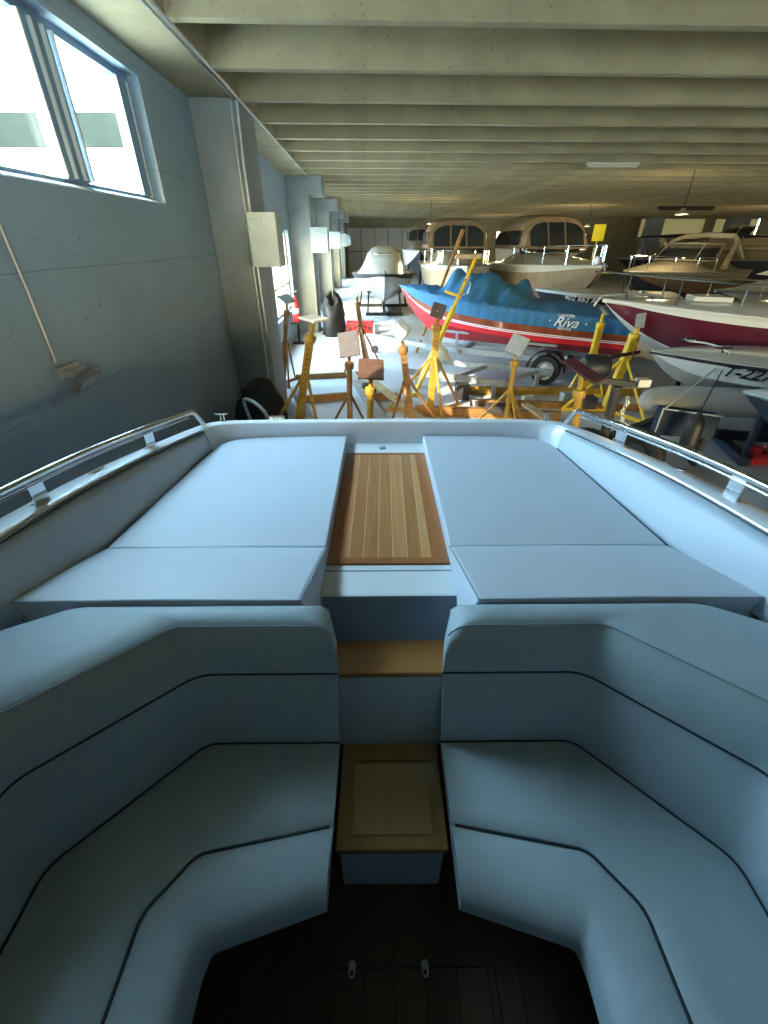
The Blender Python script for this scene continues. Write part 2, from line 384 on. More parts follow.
# fascia below sill, upper step, riser, lower step
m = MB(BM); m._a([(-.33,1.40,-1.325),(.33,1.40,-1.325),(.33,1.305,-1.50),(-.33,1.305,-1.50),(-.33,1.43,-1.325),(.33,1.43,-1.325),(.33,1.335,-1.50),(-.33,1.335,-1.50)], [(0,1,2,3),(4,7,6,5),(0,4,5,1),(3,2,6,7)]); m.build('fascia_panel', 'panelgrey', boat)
m = MB(BM); m.box((-.27,1.135,-1.53),(.27,1.32,-1.50)); m.build('upper_step', 'step', boat, bevel=.006)
m = MB(BM); m._a([(-.26,1.15,-1.53),(.26,1.15,-1.53),(.22,1.045,-1.86),(-.22,1.045,-1.86),(-.26,1.18,-1.53),(.26,1.18,-1.53),(.22,1.08,-1.86),(-.22,1.08,-1.86)], [(0,1,2,3),(4,7,6,5),(0,4,5,1),(3,2,6,7)]); m.build('step_riser', 'riser', boat)
m = MB(BM); m.box((-.205,.655,-1.885),(.205,1.045,-1.85)); st = m.build('lower_step', 'step2', boat, bevel=.006)
m = MB(BM); m.box((-.150,.70,-1.851),(.150,.955,-1.8455)); m.build('inset_panel', 'step2p', st, bevel=.003)
m = MB(BM); m.box((-.13,.966,-1.851),(.17,.969,-1.8485)); m.build('lid_gap', 'hatchline', st)
m = MB(BM); m.box((-.19,.665,-2.2),(.19,.70,-1.885)); m.build('step_kick_panel', 'riser', boat)
# sole
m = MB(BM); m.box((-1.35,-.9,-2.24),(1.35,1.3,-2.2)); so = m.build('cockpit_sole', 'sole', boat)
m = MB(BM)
for a, b in (((-.36,.425),(.36,.43)), ((-.365,-.5),(-.36,.43)), ((.36,-.5),(.365,.43))): m.box((a[0],a[1],-2.201),(b[0],b[1],-2.1985))
m.build('hatch_seam', 'hatchline', so)
for x in (-.145, .115):
    m = MB(BM); c = V((x,.435,-2.197))
    m.lathe([(.0,0),(.013,0),(.013,.004),(0,.004)], c); m.tube([c+V((.010*math.cos(t),.018*math.sin(t)-.014,.007)) for t in [2*PI*k/12 for k in range(12)]], .0028, 6, closed=True)
    m.build('lifting_ring', 'steel', so, smooth=True)
# seat bases
for s in (-1, 1):
    m = MB(BM); pts = [(.28,1.0),(.28,.70),(.70,.62),(.86,.45),(.86,-.85),(1.33,-.85),(1.33,.7),(.95,1.1)]
    m.prism([(s*x,y) for x,y in pts], -2.2, -1.86); m.build('seat_base', 'panelgrey', boat)
# bulkhead behind the backrests
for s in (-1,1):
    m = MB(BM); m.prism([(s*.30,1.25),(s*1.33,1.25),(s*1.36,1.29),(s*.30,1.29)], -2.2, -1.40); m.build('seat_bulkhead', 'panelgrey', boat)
# ---- generic rounded polyline level ----
def rpoly(pts, r=.06, ns=(9,8,8)):
    pts = [V((x,y,0)) for x,y in pts]; out = []
    n = len(pts); prev = pts[0]
    for i in range(1, n-1):
        a = pts[i]+(pts[i-1]-pts[i]).normalized()*r; b = pts[i]+(pts[i+1]-pts[i]).normalized()*r
        for k in range(ns[min(i-1, len(ns)-1)]): out.append(prev.lerp(a, k/ns[min(i-1, len(ns)-1)]))
        for k in range(6):
            t = k/6; out.append(a*(1-t)**2+pts[i]*2*t*(1-t)+b*t*t)
        prev = b
    for k in range(ns[-1]+1): out.append(prev.lerp(pts[-1], k/ns[-1]))
    return out
def level(pts, z, r=.06): return [V((p.x,p.y,z)) for p in rpoly(pts, r)]
def between(A, B, n, bulge, mode):
    rows = []
    for k in range(1, n):
        t = k/n; row = []
        for a, b in zip(A, B):
            p = a.lerp(b, t); w = math.sin(PI*t)**.7*bulge
            if mode == 'f':
                d = (V((.25,-.2,0))-V((p.x,p.y,0))).normalized(); p = p+d*w
            elif mode == 'u': p = p+V((0,0,w))
            elif mode == 'd': p = p-V((0,0,w))
            row.append(p)
        rows.append(row)
    return rows
def endshape(rows, ztop, r, x0):
    """round the upper inner corner of a sweep"""
    for row in rows:
        for i, p in enumerate(row[:13]):
            d = p.x - x0
            if d < r:
                d = max(d, 0); lim = ztop-(r-math.sqrt(max(r*r-(r-d)**2, 0)))
                if p.z > lim: row[i] = V((p.x, p.y, lim))
def finer(pts, inner=.10):
    return pts
def ins(pts):  # extra points near the inner end so that the round corner is smooth
    (x0,y0),(x1,y1) = pts[0], pts[1]
    return pts
def rp2(pts, z, r=.06):
    full = level(pts, z, r); a, b = full[0], full[1]
    q = level(pts, z, r)[1:]
    d = (V((*pts[1],0))-V((*pts[0],0))).normalized(); st0 = V((*pts[0], z))
    ex = [st0 + d*t for t in (0,.005,.013,.024,.038,.055,.076,.100,.130,.160)]
    q = [p for p in full if (p-st0).length > .18]
    while len(q) + len(ex) < 45: q = [q[0].lerp(ex[-1], .5)]+q
    return ex+q[-35:]
group_b = None
for s, side in ((1,'right'), (-1,'left')):
    MX = BM @ Matrix.Scale(s, 4, V((1,0,0)))
    # --- backrest ---
    L4 = rp2([(.206,.985),(.745,.985),(1.14,.575),(1.15,-.85)], -1.735, .05)
    L3 = rp2([(.200,1.065),(.735,1.065),(1.18,.675),(1.20,-.85)], -1.405, .06)
    L2 = rp2([(.205,1.125),(.800,1.125),(1.25,.73),(1.27,-.85)], -1.213, .03)
    L2b = rp2([(.210,1.140),(.806,1.140),(1.262,.74),(1.282,-.85)], -1.200, .03)
    L1 = rp2([(.238,1.217),(1.21,1.217),(1.47,1.07),(1.52,-.85)], -1.197, .05)
    L1b = rp2([(.240,1.231),(1.22,1.231),(1.485,1.08),(1.535,-.85)], -1.212, .05)
    L0 = rp2([(.240,1.233),(1.225,1.233),(1.49,1.085),(1.54,-.85)], -1.39, .05)
    L0b = rp2([(.235,1.10),(.9,1.10),(1.26,.75),(1.27,-.85)], -1.74, .05)
    rows = [L0b, L4]+between(L4, L3, 6, .018, 'f')+[L3]+between(L3, L2, 7, .020, 'f')+[L2, L2b]+between(L2b, L1, 4, .008, 'u')+[L1, L1b]+[L0]
    rows = [list(r) for r in rows]
    endshape(rows, -1.197, .135, .202)
    m = MB(MX); m.grid(rows, closev=True, caps=True)
    bk = m.build('backrest_cushion', 'vinyl', None, smooth=True, auto=50)
    tag(bk, f'{side} seat backrest, thick grey padded cushion that turns the cockpit corner', 'backrest', 'cockpit backrest cushions')
    m = MB(MX); m.tube([p+(V((.25,-.2,p.z))-p).normalized()*.002 for p in L3], .0042, 6); m.build('piping', 'pipe', bk, smooth=True)
    m = MB(MX)
    L2r = [list(L2)]; endshape(L2r, -1.197, .135, .202)
    m.tube([p+V((0,-.001,.004)) for p in L2r[0][2:]], .0022, 5); m.build('stitching', 'stitch', bk, smooth=True)
    # --- seat cushion ---
    S0 = rp2([(.206,.978),(.742,.978),(1.134,.571),(1.142,-.85)], -1.735, .05)
    S0 = [p+V((0,.0,.0)) for p in S0]
    SB = rp2([(.206,.695),(.655,.615),(.775,.46),(.785,-.85)], -1.717, .035)
    SG = rp2([(.206,.685),(.650,.605),(.765,.455),(.775,-.85)], -1.728, .035)
    S2 = rp2([(.212,.525),(.585,.425),(.607,.33),(.607,-.85)], -1.735, .02)
    S3 = rp2([(.214,.488),(.562,.388),(.578,.33),(.575,-.85)], -1.775, .02)
    S4 = rp2([(.216,.492),(.560,.395),(.572,.33),(.570,-.85)], -1.858, .02)
    S5 = rp2([(.216,.98),(.745,.975),(1.14,.565),(1.15,-.85)], -1.859, .05)
    rows = [S5, S0]+between(S0, SB, 6, .006, 'u')+[SB, SG]+between(SG, S2, 6, .014, 'u')+[S2]+between(S2, S3, 3, .006, 'f')+[S3, S4]
    m = MB(MX); m.grid(rows, closev=True, caps=True)
    sc = m.build('seat_cushion', 'vinyl', None, smooth=True, auto=50)
    tag(sc, f'{side} seat cushion, grey vinyl with dark seam, below its backrest beside the steps', 'seat cushion', 'cockpit seat cushions')
    m = MB(MX); m.tube([p+V((0,0,.003)) for p in SG[2:]], .0055, 6); m.build('piping', 'pipe', sc, smooth=True)
    m = MB(MX); m.tube([p+V((0,.004,.002)) for p in S0], .004, 6); m.build('back_seam', 'pipe', sc, smooth=True)
    # --- sun pad ---
    ZT, ZB = -1.245, -1.322
    out = [(p.x-.02, p.y-.012) for p in pin[5:44] if p.y > 1.68 and p.x > .29]
    poly = [(.296,1.66),(.285,3.045)]+out+[(1.355,1.66)]
    m = MB(MX); m.prism(poly, ZB, ZT); pd = m.build('sun_pad', 'vinyl_pad', None, bevel=.010, seg=3, smooth=True, auto=30)
    tag(pd, f'{side} sun pad, flat pale grey cushion with raised headrest beside the teak walkway', 'sun pad', 'sun pads on the aft deck')
    # headrest wedge: hinge -> raised near edge
    n = 8; rows = []
    for k in range(n+1):
        t = k/n; y = lerp(1.658, 1.238, t); zt = lerp(ZT, -1.187, t**.8); xi = lerp(.297, .350, t); xo = lerp(1.352, 1.49, t)
        xib = lerp(.297, .300, t)
        rows.append([V((xib,y,ZB)), V((xi-.004,y,zt-.012)), V((xi+.008,y,zt-.001)), V((lerp(xi,xo,.5),y,zt+.004)), V((xo-.012,y,zt)), V((xo,y,zt-.012)), V((xo-.01,y,ZB))])
    m = MB(MX); m.grid(rows, closeu=True)
    m._a(rows[0], [tuple(range(7))]); m._a(rows[-1], [tuple(range(7))[::-1]])
    hr = m.build('headrest', 'vinyl_pad', pd, bevel=.006, smooth=True, auto=35)
    m = MB(MX); m.tube([V((r[1].x,r[1].y,r[1].z+.010)) for r in rows]+[V((.36,1.238,-1.190)), V((1.47,1.238,-1.19))], .0028, 5); m.build('piping', 'stitch', hr, smooth=True)
    m = MB(MX); m.tube([V((1.345,1.655,ZT)), V((1.27,2.3,ZT)), V((1.215,2.80,ZT))], .004, 5); m.build('edge_piping', 'pipe', pd, smooth=True)
    # --- rail, stanchions ---
    mid = [a.lerp(b, .55) for a, b in zip(gin, gout)]
    rp = [p+V((0,0,.125)) for p in mid[24:61]]
    st0 = mid[22]; start = [st0+V((.0,.03,.0)), st0+V((.01,.0,.055)), mid[23]+V((.01,0,.105))]
    m = MB(MX); m.tube(start+rp, [.016]*3+[.0185]*len(rp), 12)
    rl = m.build('grab_rail', 'chrome', boat, smooth=True)
    m = MB(MX); m.tube([p+V((-.012,0,.098)) for p in mid[25:61]], .007, 8); m.build('lower_trim', 'chrome', rl, smooth=True)
    for yy in (2.50, 1.72, .9):
        k = min(range(len(mid)), key=lambda i: abs(mid[i].y-yy)+ (9 if i < 24 else 0)); p = mid[k]; d = (mid[k+1]-mid[k-1]).normalized()
        m = MB(MX); m.bar(p+V((0,0,-.002)), p+V((0,0,.125)), .012, .075, up=d)
        m.bar(p+V((0,0,-.002))-d*.045, p+V((0,0,-.002))+d*.045, .045, .012)
        m.build('stanchion', 'chrome', rl, bevel=.003)
    # cleat on gunwale and bollard at quarter
    def cleat(c, d, sc=1.0, h=.03):
        q = MB(MX); e = V((-d.y, d.x, 0))
        q.bar(c+d*-.03*sc, c+d*.03*sc, .03*sc, .006)
        q.cyl(c-d*.016*sc, c-d*.016*sc+V((0,0,h)), .006*sc, 8); q.cyl(c+d*.016*sc, c+d*.016*sc+V((0,0,h)), .006*sc, 8)
        q.tube([c-d*.06*sc+V((0,0,h+.004)), c-d*.02*sc+V((0,0,h)), c+d*.02*sc+V((0,0,h)), c+d*.06*sc+V((0,0,h+.004))], [.004*sc,.008*sc,.008*sc,.004*sc], 8)
        return q.build('cleat', 'chrome', boat, smooth=True)
    k = min(range(len(mid)), key=lambda i: abs(mid[i].y-2.02)+(9 if i < 24 else 0)); cleat(mid[k], (mid[k+1]-mid[k-1]).normalized(), .9, .014)
    cleat(V((1.20,3.06,-1.135)), V((1,0,0)), .8, .055)
# foredeck and dash forward of the cockpit (behind the viewpoint, added to keep rear light off the seats)
m = MB(BM); rows = []
for k in range(13):
    t = k/12; y = lerp(-.9, -4.6, t); b = 1.77*max(0, 1-t**2.4)+.02
    rows.append([V((b*v, y, lerp(-.95,-.78,t)+.16*(1-v*v)*(1-t*.6))) for v in [-1+j/5 for j in range(11)]])
m.grid(rows); m.build('foredeck', 'gel', boat, smooth=True)
m = MB(BM); hrows = [[V((p[5].x+s_*abs(p[-1].x)*q, p[0].y+.0, z_)) for s_, q, z_ in ((-1,1,p[0].z),(-1,.97,-1.3),(-1,.7,-1.8),(0,0,-2.4),(1,.7,-1.8),(1,.97,-1.3),(1,1,p[0].z))] for p in rows]
m.grid(hrows); m.build('bow_hull', 'gel', boat, smooth=True)
m = MB(BM); m.box((-1.7,-.93,-2.2),(1.7,-.89,-.86)); m.build('dash_bulkhead', 'panelgrey', boat)
# supports under our boat
for i, y in enumerate((.1, 2.4)):
    m = MB(); z = 0
    for k in range(2): m.box((-.55+.05*(k%2), y-.12, z), (.6-.05*(k%2), y+.12, z+.120)); z += .125
    tag(m.build('timber_block', 'wood', None, bevel=.006), f'stack of timber blocks under the {"cockpit" if i==0 else "stern"} of the foreground motorboat', 'block', 'timber blocks under the foreground boat')

# ================= THE HALL =================
TH = .0374; HM = Matrix.Rotation(TH, 4, 'Z')
def hw(x, y, z): return HM @ V((x, y, z))
XW = -2.3; XR = 36.0; YF = 46.0; YB = -12.0
def hs(name, m, fn, **k):
    mb = MB(HM); fn(mb); return struct(mb.build(name, m, None, **k))
# floor
hs('floor', 'floor', lambda m: m.box((XW-.3, YB, -.2), (XR+.3, YF+.3, 0)))
# left wall: pieces around openings
m = MB(HM)
W0, W1 = XW-.28, XW
ops = [(2.2, 6.22, 3.06, 4.13), (9.7, 15.4, .85, 2.95), (17.8, 23.6, .85, 2.95), (26.0, 31.8, .85, 2.95), (34.2, 40.0, .85, 2.95)]
y = YB
for a, b, z0, z1 in ops:
    m.box((W0, y, 0), (W1, a, 4.85)); m.box((W0, a, 0), (W1, b, z0)); m.box((W0, a, z1), (W1, b, 4.85)); y = b
m.box((W0, y, 0), (W1, YF, 4.85))
wl = struct(m.build('wall_left', 'wall', None))
# edge beam along the wall
eb = MB(HM); eb.box((XW, YB, 4.3), (-1.65, YF, 4.85)); eb.build('edge_beam', 'conc', wl)
for i in range(5):
    y0 = 7.8+8.2*i
    cmb = MB(HM); cmb.box((XW, y0, 0), (-1.65, y0+1.0, 4.3)); co = cmb.build('column', 'col', wl, bevel=.02)
    cmb = MB(HM); cmb.box((-1.65, y0-.45+(.0 if i else 0), 2.36), (-1.25+(.12 if i else 0), y0+.05, 3.03)); cmb.box((-1.65, y0+.05, 2.40),(-1.40, y0+.6, 3.0))
    cmb.build('corbel', 'corbel', co, bevel=.01)
    if i:
        cmb = MB(HM); cmb.box((-1.65, y0, 3.85), (-1.25, y0+.9, 4.3)); cmb.build('capital', 'col', co, bevel=.01)
# other walls
hs('wall_right', 'conc', lambda m: m.box((XR, YB, 0), (XR+.3, YF, 4.85)))
def front(m):
    m.box((XW-.3, YF, 0), (-1.6, YF+.3, 4.85)); m.box((-1.6, YF, 3.6), (4.6, YF+.3, 4.85)); m.box((4.6, YF, 0), (25, YF+.3, 4.85))
    m.box((25, YF, 0), (XR+.3, YF+.3, 2.7)); m.box((25, YF, 4.45), (XR+.3, YF+.3, 4.85)); m.box((31.0, YF, 2.7), (31.9, YF+.3, 4.45))
wf = hs('wall_front', 'conc', front)
def back(m):
    m.box((XW-.3, YB-.3, 0), (3, YB, 4.85)); m.box((13, YB-.3, 0), (XR+.3, YB, 4.85)); m.box((3, YB-.3, 2.9), (13, YB, 4.85))
hs('wall_back', 'conc', back)
# far gate of white panels
m = MB(HM)
for i in range(5): m.box((-1.6+1.24*i+.02, YF+.02, 0), (-1.6+1.24*(i+1)-.02, YF+.08, 3.6))
dg = struct(m.build('door_1', 'gate', None)); 
m = MB(HM)
for i in range(6): m.box((-1.6+1.24*i-.03, YF-.02, 0), (-1.6+1.24*i+.03, YF+.1, 3.6))
m.box((-1.6, YF-.02, 1.8), (4.6, YF+.01, 1.86)); m.build('door_frame', 'frame2', dg)
for i, (a, b) in enumerate(((25.0, 31.0), (31.9, 36.0))):
    m = MB(HM); m.box((a, YF+.1, 2.7), (b, YF+.13, 4.45)); w = struct(m.build(f'window_{6+i}', 'frost', None))
    m = MB(HM); m.box((a+.05, YF+.02, 2.7), (b-.05, YF+.1, 2.78))
    m.build('window_frame', 'frame2', w)
# joists and slab
cl = hs('ceiling', 'conc', lambda m: m.box((XW-.3, YB-.3, 4.85), (XR+.3, YF+.3, 5.0)))
y = 5.39; k0 = -13
j0 = MB(HM); j0._a([(-1.65,0,4.85),(XR,0,4.85),(XR,0,4.3),(-1.65,0,4.3),(-1.65,.15,4.85),(XR,.15,4.85),(XR,.12,4.3),(-1.65,.12,4.3)], [(0,1,2,3),(4,7,6,5),(0,4,5,1),(3,2,6,7),(0,3,7,4),(1,5,6,2)])
jo = j0.build('joist', 'conc', cl); base = HM @ V((0,1,0))
first = True
for k in range(-13, 32):
    yy = 5.39+1.293*k
    if yy > YF-.3 or yy < YB: continue
    q = jo if first else jo.copy()
    if not first: C.objects.link(q); q.parent = cl
    q.location = base*yy; first = False
# near window
def window(name, a, b, z0, z1, xg, posts, bars, pm='frame', fw=.06):
    m = MB(HM); xa, xb = xg-.035, xg+.035
    m.box((xa, a, z0), (xb, a+fw, z1)); m.box((xa, b-fw, z0), (xb, b, z1)); m.box((xa, a+fw, z0), (xb, b-fw, z0+fw)); m.box((xa, a+fw, z1-fw), (xb, b-fw, z1))
    for p, w in posts: m.box((xa-.005, p-w/2, z0+fw), (xb+.02, p+w/2, z1-fw))
    for z in bars: m.box((xa+.01, a+fw, z-.02), (xb-.01, b-fw, z+.02))
    f = struct(m.build(name, pm, None))
    m = MB(HM); m.box((xg-.006, a+fw*.5, z0+fw*.5), (xg+.006, b-fw*.5, z1-fw*.5)); m.build('window_pane', 'glass', f)
    return f
w1 = window('window_1', 2.2, 6.22, 3.06, 4.13, XW-.15, [(4.66, .34), (6.03, .22)], [], fw=.06)
m = MB(HM)
for y_ in (4.46, 4.60, 4.74, 4.86): m.box((XW-.11, y_-.012, 3.13), (XW-.07, y_+.012, 4.06))
m.box((XW-.12, 6.10, 3.1), (XW-.09, 6.14, 4.06)); m.build('sash_edge', 'gate', w1)
m = MB(HM); m._a([(XW-.14,2.2,3.10),(XW-.14,6.2,3.10),(XW+.01,6.2,3.052),(XW+.01,2.2,3.052),(XW-.14,2.2,3.05),(XW-.14,6.2,3.05),(XW+.01,6.2,3.045),(XW+.01,2.2,3.045)], [(0,1,2,3),(4,7,6,5),(3,2,6,7),(0,4,5,1),(1,5,6,2),(0,3,7,4)]); m.build('window_sill', 'corbel', w1)
for i, (a, b, z0, z1) in enumerate(ops[1:]):
    window(f'window_{i+2}', a, b, z0, z1, XW-.14, [(lerp(a, b, t), .07) for t in (.2,.4,.6,.8)], [lerp(z0, z1, .34), lerp(z0, z1, .67)], 'frame2')
# conduit pipes
def pipe(name, pts, r, label, mt='galv', grp=None):
    m = MB(HM); m.tube(pts, r, 8)
    return tag(m.build(name, mt, None, smooth=True), label, 'pipe', grp)
c1 = pipe('conduit_pipe', [(-1.62, -6, 4.265), (-1.62, 7.7, 4.265), (-1.62, 15.9, 4.265)], .016, 'long steel conduit pipe running under the ceiling edge beam on the left')
pipe('conduit_pipe', [(-1.70, -6, 4.28), (-1.70, 7.74, 4.28)], .012, 'thin conduit pipe under the edge beam, on the wall side of the long one')
pipe('conduit_pipe', [(-1.66, 7.77, 4.26), (-1.68, 7.76, 3.7), (-1.68, 7.76, 1.4)], .020, 'thicker vertical conduit pipe down the nearest left column')
pipe('conduit_pipe', [(-1.74, 7.77, 4.28), (-1.75, 7.77, 3.7), (-1.75, 7.77, .2)], .014, 'thin vertical conduit pipe on the nearest left column, left of the thicker one')
# wall lamp and its cable
def onwall(px, py, out=0.0):
    r = HM.inverted() @ ray(px, py); s = (XW+out)/r.x; return V((XW+out, r.y*s, CAMZ+r.z*s))
pl = onwall(66, 374)
root = thing('wall_lamp', 'small grey floodlight tilted out from the painted left wall below the window', 'lamp', HM @ V((XW, pl.y, pl.z-.1)))
m = MB(HM); m.box((XW, pl.y-.13, pl.z-.02), (XW+.05, pl.y+.12, pl.z+.07)); m.box((XW+.05, pl.y-.10, pl.z+.0), (XW+.11, pl.y+.10, pl.z+.04)); m.build('mounting_box', 'steel', root, bevel=.004)
R = Matrix.Rotation(math.radians(38), 3, 'Y')
m = MB(HM); m.box((-.02,-.13,-.065), (.02,.13,.065), R, (XW+.13, pl.y+.02, pl.z-.05)); lh = m.build('lamp_head', 'frame2', root, bevel=.005)
m = MB(HM); m.box((.021,-.11,-.05), (.024,.11,.05), R, (XW+.13, pl.y+.02, pl.z-.05)); m.build('lamp_glass', 'galv', lh)
a = onwall(-14, 192, .02); b = onwall(28, 292, .02); c = onwall(56, 362, .03)
m = MB(HM); m.tube([a, b, c], .011, 8); tag(m.build('cable', 'steel', None, smooth=True), 'grey cable running down the painted wall to the small floodlight', 'cable')
# ceiling batten lamp seen on the joists
def batten(x, y, L, label, lit=None):
    c = HM @ V((x, y, 4.26)); t = thing('ceiling_lamp', label, 'lamp', c, None)
    m = MB(HM); m.box((x-L/2, y-.06, 4.245), (x+L/2, y+.06, 4.30)); m.build('housing', 'plate_white', t, bevel=.01)
    m = MB(HM); m.cyl((x-L/2+.05, y, 4.222), (x+L/2-.05, y, 4.222), .018, 10); m.build('tube', 'gate', t, smooth=True)
    for s in (-1, 1):
        m = MB(HM); m.box((x+s*(L/2-.03)-.02, y-.02, 4.20), (x+s*(L/2-.03)+.02, y+.02, 4.25)); m.build('lamp_holder', 'steel', t)
p = HM.inverted() @ atz(624, 159, 4.3)
batten(p.x, 5.39+1.293*6+.06, 1.3, 'white unlit fluorescent batten under a ceiling joist')
p = HM.inverted() @ atz(640, 211, 4.3)
m = MB(HM); m.box((p.x-1.6, 28.66, 4.16), (p.x+1.6, 28.78, 4.30)); m.box((p.x-1.5, 28.69, 4.10), (p.x+1.5, 28.75, 4.16)); tag(m.build('cable_tray', 'black', None), 'dark cable tray hanging under the far ceiling', 'cable tray')
# fire extinguisher beside second column
ec = aty(297, 322, 14.0)
ex = thing('fire_extinguisher', 'red fire extinguisher with a pale label standing on a stand by the second left column', 'fire extinguisher', V((ec.x, 14.0, 0)))
m = MB(); z = ec.z; m.lathe([(0,z),(.09,z),(.10,z+.03),(.10,z+.52),(.08,z+.62),(.05,z+.68),(.04,z+.72),(0,z+.72)], (ec.x, 14.0, 0)); m.build('cylinder', 'redpaint', ex, smooth=True)
m = MB(); m.lathe([(.102,z+.24),(.102,z+.38)], (ec.x,14.0,0)); m.build('label', 'plate_white', ex, smooth=True)
m = MB(); m.tube([(ec.x,14.0,z+.70),(ec.x,14.0,z+.80),(ec.x+.1,13.95,z+.84)], .025); m.tube([(ec.x-.02,13.98,z+.78),(ec.x-.16,13.9,z+.7),(ec.x-.17,13.9,z+.3)], .018); m.build('valve_and_hose', 'black', ex, smooth=True)
m = MB(); m.box((ec.x-.16,13.85,0),(ec.x+.16,14.15,.04)); m.box((ec.x-.03,14.09,0),(ec.x+.03,14.14,z+.6)); m.box((ec.x-.16,13.854,z-.04),(ec.x+.16,14.13,z)); m.build('stand', 'black', ex)
# sign far away
sc_ = aty(599, 233, 30)
m = MB(); m.box((sc_.x-.34, 30, sc_.z-.40), (sc_.x+.34, 30.04, sc_.z+.42)); m.box((sc_.x-.03, 30.04, 0), (sc_.x+.03, 30.1, sc_.z)); m.box((sc_.x-.4, 29.8, 0), (sc_.x+.4, 30.3, .05))
tag(m.build('yellow_sign', 'signyel', None), 'square bright yellow sign board standing behind the far boats', 'sign')
# far concrete pillars on the right
for (px, Y, w, lab) in ((655, 42, 1.2, 'grey concrete pillar left of the bright far panels'), (738, 43, 1.6, 'wide grey concrete pillar between the bright far panels')):
    p = aty(px, 230, Y); m = MB(); m.box((p.x-w/2, Y, 0), (p.x+w/2, Y+.8, 4.3)); struct(m.build('trim_1' if px == 655 else 'trim_2', 'col', None))
# ---------- outside ----------
m = MB(); m.box((-60, -60, -.5), (XW-.9, 80, -.25)); m.box((-60, -60, -.5), (60, YB-.8, -.25)); struct(m.build('ground_outside', 'ground', None))
m = MB(); m.box((-30, 25, 0), (-9.2, 33, 6.4)); o = m.build('building', 'outwall', None); tag(o, 'pale low building outside seen through the upper window', 'building')
ORI[o.name] = o.location.copy()
m = MB(); m.box((-30.2, 24.8, 6.2), (-9.0, 33.2, 7.35)); m.build('roof_band', 'outroof', o)
# ---------- light ----------
w = bpy.data.worlds.new('sky'); bpy.context.scene.world = w; w.use_nodes = True; n = w.node_tree; n.nodes.clear()
o = n.nodes.new('ShaderNodeOutputWorld'); bg = n.nodes.new('ShaderNodeBackground'); tc = n.nodes.new('ShaderNodeTexCoord'); sx = n.nodes.new('ShaderNodeSeparateXYZ')
n.links.new(tc.outputs['Generated'], sx.inputs[0])
mr = n.nodes.new('ShaderNodeMapRange'); n.links.new(sx.outputs['Y'], mr.inputs['Value']); mr.inputs['From Min'].default_value = -.7; mr.inputs['From Max'].default_value = -.1
cr = n.nodes.new('ShaderNodeValToRGB'); cr.color_ramp.elements[0].color = (1.0,.80,.42,1); cr.color_ramp.elements[1].color = (.50,.80,1.0,1)
n.links.new(mr.outputs[0], cr.inputs[0]); n.links.new(cr.outputs[0], bg.inputs['Color']); bg.inputs['Strength'].default_value = SKY
n.links.new(bg.outputs[0], o.inputs['Surface'])
def portal(loc, rot, sx_, sy_):
    l = bpy.data.lights.new('window_daylight', 'AREA'); l.shape = 'RECTANGLE'; l.size = sx_; l.size_y = sy_; l.cycles.is_portal = True
    q = bpy.data.objects.new('window_daylight', l); C.objects.link(q); q.location = loc; q.rotation_euler = rot; return q
for i, (a, b, z0, z1) in enumerate(ops[:3]):
    portal(HM @ V((XW-.30, (a+b)/2, (z0+z1)/2)), (0, -PI/2, TH), z1-z0, b-a)
portal(HM @ V((8, YB-.35, 1.45)), (PI/2, 0, TH), 10, 2.9)
def lamp(loc, power, col, size=(1.2,.3), kind='AREA', rot=(0,0,0)):
    l = bpy.data.lights.new('lamp_light', kind); l.energy = power; l.color = col
    if kind == 'AREA': l.shape = 'RECTANGLE'; l.size, l.size_y = size
    else: l.shadow_soft_size = size[0]
    q = bpy.data.objects.new('lamp_light', l); C.objects.link(q); q.location = loc; q.rotation_euler = rot; return q

# ================= BOATS IN THE HALL =================
def place(bx, by, ang):
    """matrix for a boat whose bow tip is at (bx,by) and whose bow points along ang"""
    return Matrix.Translation((bx, by, 0)) @ Matrix.Rotation(ang, 4, 'Z')
def boat_shape(L, B, zs, zb, zk, full=.5, rake=.16, flare=.8, pw=2.2, n=22, cb=.50):
    """stations stern(-L)..bow(0). returns function giving half-beam, sheer z, keel z, chine"""
    st = []
    for i in range(n+1):
        t = (i/n)**.8 if False else i/n; t = 1-(1-t)**1.25
        x = -L*(1-t)
        b = B/2*(.90+.10*min(t/full, 1)) if t <= full else B/2*max(1-((t-full)/(1-full))**pw, .0)
        b = max(b, .012); s = lerp(zs, zb, t**1.6)
        u = max(0, (t-(1-rake*2.2))/(rake*2.2)); k = zk + (s-.03-zk)*(u**2.3)
        k2 = zk + (s-zk)*min(1, .10+.75*max(0,(t-.3)/.7)**2.0)
        bc = b*(flare-.25*max(0,(t-.5)/.5)**2); zc = max(k+ (s-k)*.32, k+.01)
        zc = k + (s-k)*lerp(.34, cb, max(0,(t-.4)/.6))
        st.append((x, b, s, k, bc, zc, t))
    return st
